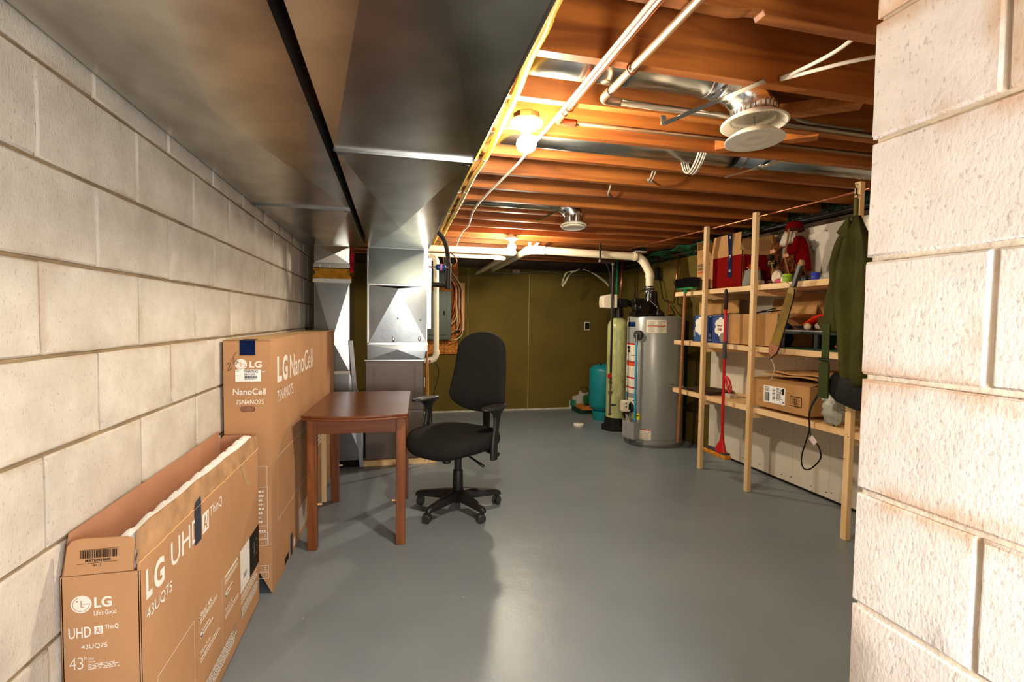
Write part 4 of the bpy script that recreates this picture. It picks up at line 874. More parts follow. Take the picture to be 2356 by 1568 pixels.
F.text(mb, 'L', .105, .19, .905, 1.022, .035, W_); F.text(mb, 'G', .20, .30, .900, 1.02, .035, W_); F.text(mb, 'NanoCell', .345, .925, .897, 1.013, .004, W_); F.text(mb, '75NANO75', .105, .41, .815, .868, 0, W_)
for a, b in (((.10, .285), (.10, .572)), ((.10, .285), (1.72, .285)), ((.10, .572), (1.72, .572)), ((1.72, .285), (1.72, .572))): F.line(mb, a, b, .0022, W_)
F.line(mb, (.155, .285), (.13, .262), .003, W_)
F.rect(mb, .52, .86, .03, .17, M('grey_printed_strip', (172, 142, 112), .8)); F.smallprint(mb, .52, .86, .032, .168, 12, W_, 2, seed=21)
F.smallprint(mb, 1.0, 1.4, .36, .44, 3, W_, 1, seed=22)
F.rect(mb, .22, .30, .012, .045, m_black); F.rect(mb, .40, .44, .02, .06, W_)
mb.build('printing', parent=t, recalc=False, label='white lettering on the long side')
mb = MB(); F.rect(mb, .335, .375, -.0, .11, m_dtape, 2); mb.build('dark_tape', parent=t, recalc=False, label='dark tape strip near the floor')
# ================================================================ TABLE ------------------------------------------------
ta = math.radians(-3.0)
t = thing('wooden_table', 'small red brown wooden table with bowed front edge beside the tall box', 'table', (-.165, 3.0, 0), ta)
hx, hy, ht = .262, .405, .71
def top_outline(s=1.0, bow=.055):
    pts = [(-hx*s, -hy+.02), ]
    for i in range(21):
        a = -1+2*i/20; pts.append((a*(hx*s-.0), -hy+.0-bow*(1-a*a)))
    pts += [(hx*s, -hy+.02), (hx*s, hy), (-hx*s, hy)]
    return pts
mb = MB(); mb.prism(top_outline(1.0), (0, 0, ht-.012), (1,0,0), (0,1,0), (0, 0, .012)); mb.build('table_top', m_top, t, bevel=.003, label='glossy worn table top')
mb = MB(); mb.prism(top_outline(.985, .052), (0, 0, ht-.026), (1,0,0), (0,1,0), (0, 0, .014)); mb.build('top_moulding', m_redwood_x, t, bevel=.005)
mb = MB(); mb.box(-hx+.05, hx-.045, -hy+.052, -hy+.068, ht-.108, ht-.026); mb.build('apron', m_redwood_x, t, bevel=.002)
mb = MB(); mb.box(-hx+.05, hx-.045, hy-.06, hy-.045, ht-.108, ht-.026); mb.build('apron', m_redwood_x, t, bevel=.002)
for x in (-hx+.04, hx-.05): mb = MB(); mb.box(x, x+.012, -hy+.08, hy-.06, ht-.108, ht-.026); mb.build('apron', m_redwood, t, bevel=.002)
for (x, y) in ((-hx+.018, -hy+.042), (hx-.062, -hy+.042), (-hx+.018, hy-.082), (hx-.062, hy-.082)):
    mb = MB(); mb.box(x, x+.048, y, y+.042, 0, ht-.026); leg = mb.build('leg', m_redwood, t, bevel=.003)
    px = x+.048 if x < 0 else x-.022
    mb = MB(); mb.lathe([(0, 0), (.0055, 0), (.0055, .022), (0, .022)], (px, y+.02, .235), 10, 'x'); mb.build('dowel', M('pale_dowel', (222, 176, 128), .6), leg, world=False, smooth=40)
# loose pale panel leaning behind the table against the box
o = MB().bar((-.428, 3.30, .02), (-.428, 3.30, .5), .03, .012, (0, 1, 0)).build('wood_slat', m_pine_z, origin=(-.428, 3.30, 0)); tag(o, 'narrow pale wooden slat standing behind the table against the tall box', 'slat')
# ================================================================ OFFICE CHAIR ------------------------------------------
phi = math.radians(224)
cx, cy = .40, 3.065
t = thing('office_chair', 'black swivel office chair with tall back turned toward the wooden table', 'chair', (cx, cy, 0))
dv = Vector((math.cos(phi), math.sin(phi), 0)); wv = Vector((-dv.y, dv.x, 0))
def ch(f, s, z): return Vector((dv.x*f+wv.x*s, dv.y*f+wv.y*s, z))
mb = MB(); mb.lathe([(0, .052), (.03, .052), (.036, .06), (.05, .075), (.048, .12), (.036, .128), (.0, .128)], (0, 0, 0), 24); mb.build('base_hub', m_plast, t, smooth=40)
mb = MB(); mb.lathe([(0, .04), (.018, .04), (.018, .06), (0, .06)], (0, 0, 0), 16); mb.build('hub_plug', m_plast, t, smooth=40)
for k in range(5):
    a = math.radians(8+72*k); u = Vector((math.cos(a), math.sin(a), 0)); s_ = Vector((-u.y, u.x, 0)); rings = []
    for f, hw, zt, zb in ((.02, .032, .128, .065), (.08, .030, .122, .068), (.17, .024, .108, .066), (.25, .020, .096, .064), (.275, .018, .088, .062), (.287, .012, .078, .062)):
        c = u*f; rings.append([c+s_*hw+Vector((0,0,zb)), c-s_*hw+Vector((0,0,zb)), c-s_*hw*1.0+Vector((0,0,zt-.012)), c-s_*hw*.6+Vector((0,0,zt)), c+s_*hw*.6+Vector((0,0,zt)), c+s_*hw+Vector((0,0,zt-.012))])
    arm = MB().loft(rings).build('base_arm', m_plast, t, smooth=50)
    ca = a+math.radians([40, -60, 20, 110, 75][k]); cu = Vector((math.cos(ca), math.sin(ca), 0)); cs = Vector((-cu.y, cu.x, 0)); c0 = u*.268
    cas = bpy.data.objects.new('caster', None); COL.objects.link(cas); cas.parent = arm; cas.location = c0
    # caster wheels as one part with a hood
    mb = MB()
    for sg in (-1, 1):
        rr = []
        for q in range(3):
            pass
        n = 22; vs = []
        for (rad, off) in ((.006, .006), (.024, .007), (.0265, .011), (.0265, .019), (.022, .023), (.0, .0235)):
            for j in range(n):
                b = 2*PI*j/n; vs.append(cs*sg*off+cu*(rad*math.cos(b)-.012)+Vector((0, 0, .0275+rad*math.sin(b))))
        mb.add(vs, [(i*n+j, i*n+(j+1) % n, (i+1)*n+(j+1) % n, (i+1)*n+j) for i in range(5) for j in range(n)])
    mb.tube([(0, 0, .045), (0, 0, .065)], .008, 10)
    mb.obox(cu*-.012+Vector((0, 0, .045)), (.04, .016, .022), (0, 0, ca))
    w_ = mb.build('caster_wheel', M('grey_black_plastic', (40, 39, 38), .5), arm, smooth=40); w_.location = c0
    bpy.data.objects.remove(cas)
mb = MB(); mb.lathe([(0, .12), (.032, .12), (.0335, .13), (.031, .245), (.029, .25), (0, .25)], (0, 0, 0), 24); mb.build('gas_lift_sleeve', m_plast, t, smooth=40)
mb = MB(); mb.lathe([(0, .25), (.0235, .25), (.0235, .37), (0, .37)], (0, 0, 0), 24); mb.build('gas_lift', m_plast, t, smooth=40)
mb = MB(); c = ch(-.02, 0, .385); mb.obox(c, (.26, .15, .04), (0, 0, phi)); mb.obox(ch(-.14, 0, .375), (.10, .09, .05), (0, 0, phi)); mb.obox(ch(.12, .0, .385), (.07, .26, .025), (0, 0, phi)); mb.obox(ch(-.06, .0, .392), (.05, .44, .02), (0, 0, phi)); mb.build('tilt_mechanism', m_plast, t, bevel=.006)
# seat cushion
def cushion(mb, cf, cs_, z, lf, ls, th_, n=40, m=10, waterfall=.03, e=.28):
    rings = []
    for i in range(m+1):
        b = -PI/2+PI*i/m; q = max(math.cos(b), 0)**.45; zz = math.sin(b)*th_/2
        ring_ = []
        for j in range(n):
            a = 2*PI*j/n; c, s_ = math.cos(a), math.sin(a)
            f = math.copysign(abs(c)**(1-e*1.1), c)*lf*(1 if q > .05 else 1)*(.55+.45*q); sd = math.copysign(abs(s_)**(1-e*1.1), s_)*ls*(.6+.4*q)
            dz = -waterfall*max(0, f/lf-.45)**2*3 + .012*(abs(sd)/ls)**2*(1 if zz > 0 else .2) + (.012*max(0, -f/lf-.5) if zz > 0 else 0)
            ring_.append(ch(cf+f, cs_+sd, z+zz+dz))
        rings.append(ring_)
    mb.loft(rings)
mb = MB(); cushion(mb, .045, 0, .455, .262, .265, .108, waterfall=.05); mb.build('seat', m_fabric, t, smooth=True, sub=1)
# backrest: tall tapered panel leaning back
rings = []; m = 22
for i in range(m+1):
    v = i/m; z = .585+.535*v
    # half width profile
    hw = .232*(1-.24*max(0, v-.12)) 
    rnd = 1.0
    if v < .22: rnd = math.sqrt(max(0, 1-((.22-v)/.22)**2*.92))
    if v > .78: rnd = math.sqrt(max(0, 1-((v-.78)/.22)**2*.93))
    hw *= rnd
    back = -.235-.035*v-.02*math.sin(v*PI)*0; curve = .022*math.exp(-((v-.25)/.2)**2)
    ring_ = []; n = 28; thk = .036*(.55+.45*rnd)
    for j in range(n):
        a = 2*PI*j/n; sd = math.copysign(abs(math.cos(a))**.75, math.cos(a))*hw; ff = math.copysign(abs(math.sin(a))**.75, math.sin(a))*thk
        ring_.append(ch(back+ff+curve+.035*(sd/.215)**2, sd, z))
    rings.append(ring_)
MB().loft(rings).build('backrest', m_fabric, t, smooth=True, sub=1)
mb = MB(); mb.obox(ch(-.285, 0, .74), (.02, .26, .22), (0, 0, phi)); mb.build('back_shell', m_plast, t, bevel=.01)
mb = MB(); mb.tube(smooth_path([ch(-.12, 0, .37), ch(-.25, 0, .375), ch(-.30, 0, .42), ch(-.305, 0, .55), ch(-.295, 0, .72)], 5), .03, 10, flat=.5); mb.build('back_support', m_plast, t, smooth=40)
for sg in (-1, 1):
    mb = MB(); sd = sg*.285
    a = [ch(-.03, sg*.22, .392), ch(-.03, sg*.27, .395), ch(-.032, sd, .42), ch(-.035, sd, .50)]
    rings = []
    for (f, z, l, wd) in ((-.02, .36, .030, .018), (-.02, .45, .030, .018), (-.03, .52, .028, .015), (-.045, .60, .026, .014), (-.05, .655, .038, .016), (-.05, .682, .085, .024), (-.05, .690, .10, .03)):
        rings.append([ch(f+l*math.cos(q)+.02, sd*.96+wd*math.sin(q), z-.022*(z>.5)) for q in [2*PI*k/14 for k in range(14)]])
    mb.loft(rings); mb.tube([ch(-.04, sg*.20, .393), ch(-.03, sg*.285, .385)], .014, 8); armr = mb.build('armrest', m_plast, t, smooth=50)
    mb = MB(); rings = []
    for zz, q in ((.688, .8), (.692, 1), (.702, 1), (.708, .85)): rings.append([ch(-.0+.118*q*math.copysign(abs(math.cos(b))**.7, math.cos(b)), sd*.96+.038*q*math.copysign(abs(math.sin(b))**.7, math.sin(b)), zz-.022) for b in [2*PI*k/28 for k in range(28)]])
    mb.loft(rings); mb.build('arm_pad', M('worn_arm_pad', (44, 44, 44), .35), armr, smooth=40)
mb = MB(); mb.tube(smooth_path([ch(.02, .06, .375), ch(.04, .14, .355), ch(.045, .20, .335), ch(.045, .235, .32)], 5), [.006]*4+[.008]*6+[.012]*5+[.006], 10, flat=.6); mb.build('tilt_lever', m_plast, t, smooth=True)
mb = MB(); mb.tube(smooth_path([ch(.02, -.08, .375), ch(.06, -.16, .36), ch(.08, -.21, .35), ch(.09, -.25, .345)], 5), [.006]*4+[.008]*6+[.012]*5+[.006], 10, flat=.6); mb.build('height_lever', m_plast, t, smooth=True)
mb = MB(); mb.lathe([(0, .328), (.022, .328), (.026, .334), (.026, .352), (.02, .358), (.008, .362), (.008, .38), (0, .38)], ch(.135, .02, 0), 12); mb.build('tension_knob', m_plast, t, smooth=30)
# ================================================================ SHELVING ---------------------------------------------
SX = 2.442
t = thing('storage_shelf', 'open pine storage shelving with three levels along the grey drywall', 'shelf', (2.66, 3.0, 0))
for y, z1 in ((3.527, ZC), (2.971, ZC), (2.186, ZC)):
    mb = MB(); mb.box(SX, SX+.032, y-.018, y+.018, 0, z1-.001); up = mb.build('upright', m_pine_z, t, True, bevel=.003)
    mb = MB()
    R = random.Random(int(y*100))
    for i in range(3):
        z = R.uniform(.3, 1.7); mb.tube([(SX+.001, y+.005, z), (SX-.018, y+.03, z+.004)], .0014, 5)
    mb.build('nail', m_iron, up, world=True)
for zt in (1.468, 1.037, .606):
    for j in range(4):
        x0 = SX+.033+j*.1
        mb = MB(); mb.box(x0, x0+(.089 if j else .092), 2.05, 3.99-(.02 if j % 2 else 0), zt-.038, zt); mb.build('shelf_plank', m_pine_y, t, True, bevel=.002)
    for y in (2.19, 2.97, 3.53): mb = MB(); mb.box(SX+.034, XR-.005, y-.02, y+.02, zt-.076, zt-.039); mb.build('cross_bearer', m_pine_y, t, True)
mb = MB()
for y in (2.184, 2.969, 3.525):
    for zt in (1.468, 1.037, .606):
        for dz in (-.012, -.028): mb.ball((SX-.0005, y+dz*.2, zt+dz), .003, 6)
mb.build('nail_heads', M('nail_head', (70, 56, 44), .6), t, True)
# copper pipe and sagging green film below the joist ends
o = MB().tube([(2.585, 2.0, 1.958), (2.56, 2.5, 1.957), (2.49, 3.5, 1.955), (2.40, 4.7, 1.957), (2.37, 5.1, 1.957)], .0075, 10).build('copper_pipe', m_copper, smooth=True, origin=(2.5, 3, 1.95)); tag(o, 'thin bright copper pipe running along above the shelving', 'pipe')
mf = M('green_film', (30, 120, 84), .15, noise=(9, .8), bump=(12, 1., .04), col2=(20, 44, 30))
o = MB().grid(lambda a, b: Vector((2.72+.17*b+.015*math.sin(a*37), 3.9+1.5*a, 1.955-.055*b*(1+.4*math.sin(a*23))-.03*abs(math.sin(a*11+b*3))*(1-b))), 60, 8).build('vapour_film', mf, smooth=True, origin=(2.8, 4.6, 1.93), solid=.002); tag(o, 'sagging crumpled green plastic film in the corner above the water heater', 'film')
o = MB().tube([(2.815, .7, 1.93), (2.815, 6.2, 1.925)], .016, 12).build('black_pipe', m_iron, smooth=True, origin=(2.8, 3, 1.93)); tag(o, 'dark pipe running along the top of the drywall behind the shelving', 'pipe')
# stuff hung on the shelving ---------------------------------------------------------------
t = thing('push_broom', 'broom hung head up with green block and black bristles at the shelf end', 'broom', (2.415, 3.76, .16))
mb = MB(); mb.tube([(2.418, 3.795, .155), (2.422, 3.755, 1.455)], .011, 14); mb.build('handle', M_wood('broom_handle_wood', (190, 120, 66), (150, 88, 44), 2, .5), t, True, smooth=40)
gm = M('green_plastic', (18, 120, 58), .4)
mb = MB(); mb.obox((2.43, 3.745, 1.487), (.05, .25, .014), (math.radians(1.5), 0, 0)); mb.lathe([(.014, -.04), (.017, 0)], (2.425, 3.755, 1.485), 14); mb.build('head_block', gm, t, True, bevel=.004)
mb = MB(); R = random.Random(4)
for i in range(900):
    y = 3.745+R.uniform(-.135, .135); x = 2.43+R.uniform(-.028, .028); q = (y-3.745)/.135; z1 = 1.575+R.uniform(-.012, .006)-.008*q*q
    mb.tube([(x, y, 1.493), (x+R.uniform(-.01, .01), y+q*.03+R.uniform(-.006, .006), z1)], [.0016, .0011], 3, cap=False)
mb.build('bristles', M('black_bristle', (34, 34, 36), .7), t, True, kind='stuff')
t = thing('sponge_mop', 'red handled sponge mop hung from a nail between the pine uprights', 'mop', (2.42, 3.21, .2))
mr_ = M('red_enamel', (196, 20, 26), .3)
mx = 2.418
mb = MB(); mb.tube([(mx, 3.206, .34), (mx, 3.21, 1.36)], .011, 14); mb.build('pole', mr_, t, True, smooth=40)
mb = MB(); mb.tube([(mx, 3.211, 1.30), (mx, 3.211, 1.40), (mx, 3.213, 1.44), (mx, 3.213, 1.452)], [.015, .015, .012, .006], 14); mb.build('grip', M('dark_grip', (58, 36, 38), .6), t, True, smooth=True)
mb = MB(); mb.tube([(mx, 3.208, .93), (mx, 3.209, 1.06)], .015, 14); mb.build('collar', M('grey_collar', (62, 60, 62), .5), t, True, smooth=40)
mb = MB()
P = smooth_path([(mx, 3.20, .80), (mx-.005, 3.15, .785), (mx-.01, 3.115, .735), (mx-.01, 3.118, .69), (mx-.005, 3.15, .705), (mx, 3.168, .745), (mx, 3.195, .79)], 6)
mb.tube(P, .0085, 10); mb.build('squeeze_lever', mr_, t, True, smooth=True)
rings = []
for y, z, w, d in ((3.206, .36, .013, .013), (3.206, .31, .018, .016), (3.215, .27, .040, .022), (3.22, .235, .062, .026), (3.215, .215, .060, .026)): rings.append([(mx+d*math.sin(a), y+w*math.cos(a), z) for a in [2*PI*k/18 for k in range(18)]])
mb = MB(); mb.loft(rings); mb.build('head_shroud', mr_, t, True, smooth=50)
mb = MB(); mb.obox((mx, 3.265, .222), (.05, .25, .012), (math.radians(14)*0, 0, 0)); mb.build('sponge_plate', M('grey_collar', (62, 60, 62), .5), t, True, bevel=.003)
mb = MB(); mb.obox((mx, 3.265, .198), (.058, .27, .034), (0, 0, 0)); mb.build('sponge', M('orange_sponge', (204, 134, 40), .95, bump=(90, .8, .004), noise=(40, .3)), t, True, bevel=.010)
t = thing('machete', 'long machete in a worn tan sheath hung by a cord from the shelf edge', 'machete', (2.41, 2.65, 1.2))
u = Vector((0, -.222, .576)).normalized(); o0 = Vector((2.415, 2.745, .985)); sd = Vector((0, u.z, -u.y))
def mp_(a, b): return (a, b)
fr = lambda mb, poly, x, th_, mat=None: mb.prism([(q[1], q[0]) for q in poly], (x, o0.y, o0.z), sd, u, (th_, 0, 0), mat)
mb = MB(); fr(mb, [(.0, -.012), (.045, -.040), (.10, -.045), (.44, -.030), (.465, .028), (.44, .032), (.06, .030), (.02, .018)], 2.412, .009); mb.build('sheath', M('tan_canvas', (128, 104, 44), .8, noise=(6, .35), bump=(120, .3, .001)), t, True, bevel=.003)
for (a, b, c, d) in ((.0, .055, 0, 0),):
    mb = MB(); fr(mb, [(-.004, -.014), (.045, -.043), (.085, -.048), (.088, .033), (.055, .033), (.02, .02)], 2.410, .0125); mb.build('toe_cap', M('brown_leather', (160, 104, 76), .6), t, True, bevel=.002)
mb = MB(); fr(mb, [(.43, -.030), (.475, -.026), (.475, .026), (.43, .033)], 2.410, .0125); mb.build('throat_band', M('worn_leather', (150, 122, 74), .7), t, True, bevel=.002)
mb = MB(); fr(mb, [(.47, -.016), (.60, -.014), (.625, -.018), (.63, .014), (.60, .02), (.47, .016)], 2.407, .020); mb.build('grip', m_plast, t, True, bevel=.006)
mb = MB(); fr(mb, [(.612, -.017), (.628, -.02), (.648, -.004), (.646, .012), (.630, .016), (.612, .018)], 2.406, .022); mb.build('pommel', M('wooden_butt', (150, 118, 80), .6), t, True, bevel=.005)
P = [o0+Vector((-.006, 0, 0))+u*a+sd*b for a, b in ((.47, -.02), (.40, -.038), (.2, -.05), (.06, -.055), (.01, -.03), (-.02, -.006))]
mb = MB(); mb.tube(smooth_path(P, 5), .0035, 8); mb.build('edge_cord', m_black, t, True, smooth=True)
mb = MB(); mb.tube(smooth_path([(2.408, 2.735, .97), (2.41, 2.705, .93), (2.41, 2.70, .885), (2.43, 2.74, .84), (2.45, 2.79, .815)], 6), .002, 6); mb.build('thong', M('pale_string', (226, 214, 182), .8), t, True, smooth=True)
mb = MB(); mb.tube([(2.41, 2.585, 1.44), (2.41, 2.625, 1.462), (2.415, 2.60, 1.462)], .0016, 6); mb.build('hanging_wire', m_iron, t, True)
# coat
t = thing('hanging_coat', 'olive green work coat with straps hung from a snap hook beside the pillar', 'coat', (2.39, 2.18, 1.3))
mo = M('olive_cloth', (60, 58, 18), .9, noise=(5, .3), bump=(14, .8, .02))
lv = [(1.775, 2.180, .014, .02), (1.73, 2.182, .032, .03), (1.69, 2.188, .060, .04), (1.62, 2.182, .088, .05), (1.52, 2.180, .112, .055), (1.40, 2.176, .124, .06), (1.28, 2.162, .120, .06), (1.17, 2.148, .108, .06), (1.05, 2.14, .105, .055), (.95, 2.135, .10, .05), (.87, 2.13, .098, .05)]
rings = []
for z, cy_, hw, hd in lv:
    ring_ = []
    for k in range(48):
        a = 2*PI*k/48; f = 1+.30*math.sin(5*a+z*5)*min(1, hw/.08)+.16*math.sin(11*a+z*7)
        ring_.append((2.375+hd*math.sin(a)*f, cy_+hw*math.cos(a)*(1+.04*math.sin(z*31+a)), z+.012*math.sin(3*a+z*5)))
    rings.append(ring_)
mb = MB(); mb.loft(rings); mb.build('coat_body', mo, t, True, smooth=True, sub=1)
mb = MB()  # folded collar and sleeve flap at the left
def flap(poly, x, thk, rip=.01):
    mb.prism(poly, (x, 0, 0), (0, 1, 0), (0, 0, 1), (thk, 0, 0))
flap([(2.188, 1.775), (2.262, 1.695), (2.225, 1.665), (2.19, 1.66)], 2.325, .02)
mb.build('collar', mo, t, True, bevel=.006)
mb = MB(); rings = []
for z, cy_, hw, hd in ((1.70, 2.235, .018, .018), (1.64, 2.262, .030, .028), (1.55, 2.283, .036, .032), (1.50, 2.288, .034, .03), (1.44, 2.262, .040, .035), (1.36, 2.285, .052, .038), (1.28, 2.29, .054, .04), (1.22, 2.285, .050, .04), (1.17, 2.275, .05, .036), (1.15, 2.27, .04, .03)):
    rings.append([(2.36+hd*math.sin(a)*(1+.2*math.sin(4*a+z*14)), cy_+hw*math.cos(a)*(1+.15*math.sin(3*a+z*20)), z) for a in [2*PI*k/28 for k in range(28)]])
mb.loft(rings); mb.build('sleeve', mo, t, True, smooth=True, sub=1)
mb = MB(); rings = []
for z, cy_, hw, hd in ((1.235, 2.31, .058, .03), (1.20, 2.315, .062, .036), (1.165, 2.30, .050, .032)): rings.append([(2.355+hd*math.sin(a), cy_+hw*math.cos(a)*(1+.12*math.sin(5*a)), z+.01*math.cos(a)) for a in [2*PI*k/24 for k in range(24)]])
mb.loft(rings); mb.build('cuff', mo, t, True, smooth=50)
mb = MB(); mb.box(2.318, 2.325, 2.268, 2.315, .84, 1.20); mb.box(2.312, 2.318, 2.258, 2.322, 1.00, 1.012); mb.box(2.314, 2.326, 2.262, 2.325, .79, .985); st = mb.build('strap', M('olive_webbing', (52, 60, 26), .85, bump=(200, .4, .001)), t, True, bevel=.002)
mb = MB(); mb.box(2.309, 2.312, 2.256, 2.324, .998, 1.003); mb.box(2.309, 2.312, 2.256, 2.324, 1.010, 1.015); mb.build('buckle', m_black, st, world=True)
rings = []
for z, cy_, hw, hd in ((.915, 2.165, .120, .05), (.87, 2.185, .135, .055), (.82, 2.185, .138, .058), (.785, 2.170, .125, .055), (.765, 2.155, .11, .05)): rings.append([(2.385+hd*math.sin(a)*(1+.1*math.sin(6*a)), cy_+hw*math.cos(a), z+.02*math.cos(a)) for a in [2*PI*k/32 for k in range(32)]])
mb = MB(); mb.loft(rings); mb.build('black_hem', M('stained_black_cloth', (26, 26, 24), .7, noise=(8, .5), bump=(18, .6, .01)), t, True, smooth=50, label='stained black lower hem')
for _c in [x for x in COL.objects if x.parent == t]: _c.location.y -= .06
mb = MB(); mb.box(2.425, 2.438, 2.172, 2.190, 1.77, 1.88); mb.build('hanging_loop', M('khaki_webbing', (90, 84, 46), .85), t, True, bevel=.002)
mb = MB(); mb.tube([(2.428, 2.181+.013*math.cos(a), 1.892+.010*math.sin(a)) for a in [2*PI*k/16 for k in range(16)]], .0025, 6, closed=True); mb.tube([(2.428, 2.181, 1.90), (2.428, 2.181, 1.935)], .004, 6); mb.tube([(2.428, 2.181+.007*math.cos(a), 1.945+.014*math.sin(a)) for a in [2*PI*k/16 for k in range(16)]], .002, 6, closed=True); mb.build('snap_hook', m_iron, t, True, smooth=True)
# white mug-ish coil of duct hose far right behind coat
t = thing('spray_bottle', 'white bottle with red cap half hidden behind the green coat', 'bottle', (2.56, 2.345, 1.469))
mb = MB(); mb.lathe([(0, 0), (.019, 0), (.020, .004), (.020, .085), (.015, .098), (.008, .104), (0, .104)], (2.52, 2.345, 1.469), 20); mb.build('body', M('red_white_label', (232, 220, 204), .4), t, True, smooth=40)
mb = MB(); mb.lathe([(.0205, .02), (.0205, .055)], (2.52, 2.345, 1.469), 20); mb.build('label_band', M('red_band', (150, 20, 24), .5), t, True, smooth=True)
mb = MB(); mb.lathe([(0, .104), (.012, .104), (.012, .128), (0, .132)], (2.52, 2.345, 1.469), 16); mb.build('cap', mr_, t, True, smooth=40)
# ------------------------------------------------ top shelf items
zt = 1.469
t = thing('cardboard_box', 'tall open cardboard box with dark red sides on the top shelf', 'box', (2.66, 3.45, zt))
xa, xb, ya, yb = 2.52, 2.84, 3.18, 3.74
m_rc = M('dark_red_print', (116, 8, 3), .8, spec=.05)
mb = MB(); mb.box(xa, xb, ya, yb, zt, zt+.012); mb.box(xa, xa+.005, ya, yb, zt, 1.745); mb.box(xb-.005, xb, ya, yb, zt, 1.745); mb.box(xa, xb, ya, ya+.005, zt, 1.745); mb.box(xa, xb, yb-.005, yb, zt, 1.745); mb.build('carton', m_card_d, t, True)
mb = MB(); mb.box(xa-.0012, xa-.0002, ya+.002, 3.52, zt+.002, 1.712); mb.box(xa+.01, xb, ya-.0012, ya-.0002, zt+.002, 1.712); mb.build('red_printing', m_rc, t, True, label='dark red printed area')
for i, pr in enumerate(([(xa, ya+.02, 1.745), (xa, 3.54, 1.745), (xa+.02, 3.54, 1.885), (xa+.02, ya+.04, 1.885)], [(xa+.01, yb, 1.745), (xb, yb, 1.745), (xb, yb+.02, 1.885), (xa+.01, yb+.02, 1.885)], [(xb, ya, 1.745), (xb, yb, 1.745), (xb-.05, yb, 1.87), (xb-.05, ya, 1.87)], [(xa+.02, ya, 1.745), (xb, ya, 1.745), (xb, ya+.05, 1.83), (xa+.02, ya+.06, 1.84)], [(xa, 3.54, 1.745), (xa, yb, 1.745), (xa-.03, yb-.05, 1.80), (xa-.02, 3.56, 1.80)])):
    mb = MB(); mb.add(pr, [(0, 1, 2, 3)]); mb.build('flap', m_card_d, t, True, solid=.004)
F = Face((xa, 0, 0), (0, -1, 0), (0, 0, 1)); mb = MB()
F.text(mb, 'ACKLANDS', -3.725, -3.565, 1.668, 1.692, .03, m_black); F.text(mb, 'GRAINGER', -3.725, -3.565, 1.637, 1.661, .03, m_black); F.rect(mb, -3.725, -3.565, 1.622, 1.629, mr_); F.rect(mb, -3.72, -3.6, 1.613, 1.619, mr_)
mb.build('lettering', parent=t, world=True, recalc=False)
mb = MB(); mb.add([(xa-.004, 3.30, 1.885), (xa-.004, 3.35, 1.885), (xa-.004, 3.33, 1.745), (xa-.004, 3.335, 1.56), (xa-.004, 3.285, 1.54), (xa-.004, 3.29, 1.745)], [(0, 1, 2, 3, 4, 5)], m_navy)
F2 = Face((xa-.004, 0, 0), (0, -1, 0), (0, 0, 1))
for y, z in ((3.315, 1.855), (3.312, 1.71), (3.31, 1.60)): F2.disc(mb, -y, z, .010, m_white); F2.disc(mb, -y, z, .006, m_navy, 2)
mb.build('navy_tape', parent=t, world=True, recalc=False, label='hanging navy packing tape with white discs')
# grey padded cap with orange toy on it
mb = MB(); rings = []
for z, s_ in ((0, .78), (.012, .98), (.03, 1.0), (.085, .86), (.118, .80), (.122, .74)): rings.append([(2.60+.075*s_*math.sin(a)*(1+.02*math.sin(9*a)), 3.19+.115*s_*math.cos(a)*(1+.02*math.sin(11*a)), zt+z+.004*math.sin(5*a)) for a in [2*PI*k/36 for k in range(36)]])
mb.loft(rings); o = mb.build('padded_hat', M('grey_quilted_cloth', (138, 136, 124), .95, bump=(30, .5, .006)), smooth=60, origin=(2.6, 3.19, zt)); tag(o, 'grey quilted cloth hat sitting upside down before the dark red box', 'hat')
t = thing('plastic_toy', 'orange and black plastic toy poking out of the grey quilted hat', 'toy', (2.6, 3.16, zt+.123))
mb = MB(); mb.ball((2.60, 3.14, zt+.132), (.03, .05, .014), 12); mb.build('body', M('orange_plastic', (216, 74, 20), .4), t, True, smooth=True)
mb = MB(); mb.lathe([(.014, 0), (.004, .03), (0, .032)], (2.57, 3.155, zt+.137), 12); mb.build('peak', M('orange_plastic', (216, 74, 20), .4), t, True, smooth=40)
mb = MB(); mb.ball((2.59, 3.20, zt+.130), (.03, .03, .012), 12); mb.tube(smooth_path([(2.57, 3.17, zt+.14), (2.56, 3.19, zt+.146), (2.56, 3.21, zt+.135)], 4), .004, 6, mat=m_white); mb.build('cord', m_black, t, True, smooth=True)
mb = MB(); mb.ball((2.56, 3.035, zt+.022), (.03, .035, .022), 14, fn=lambda d: 1+.06*math.sin(9*d.y)); o = mb.build('cloth_glove', M('off_white_cloth', (212, 200, 172), .9), smooth=True, origin=(2.56, 3.03, zt)); tag(o, 'small crumpled off white cloth before the middle upright on the top shelf', 'cloth')
t = thing('round_clock', 'round white and brown disc leaning behind the middle upright on the top shelf', 'clock', (2.66, 3.02, zt))
mb = MB(); mb.lathe([(0, -.008), (.052, -.008), (.055, 0), (.052, .012), (0, .012)], (2.62, 2.935, zt+.056), 28, 'x'); mb.build('rim', M('dark_brown', (84, 40, 24), .5), t, True, smooth=40)
mb = MB(); mb.lathe([(0, -.0095), (.042, -.0095), (.044, -.006)], (2.62, 2.94, zt+.056), 28, 'x'); mb.build('dial', M('cream_dial', (226, 208, 176), .6), t, True, smooth=40)
mb = MB(); mb.box(2.49, 2.55, 2.85, 2.87, zt, zt+.006); mb.tube(smooth_path([(2.52, 2.87, zt+.01), (2.52, 2.90, zt+.025), (2.53, 2.93, zt+.012)], 4), .004, 6); o = mb.build('metal_clip', M('dark_brass', (110, 82, 44), .5, .4), origin=(2.52, 2.87, zt)); tag(o, 'small brownish metal clip on the top shelf edge by the middle upright', 'clip')
t = thing('red_bottle', 'small red and pink bottle lying left of the green spool on the top shelf', 'bottle', (2.56, 2.84, zt))
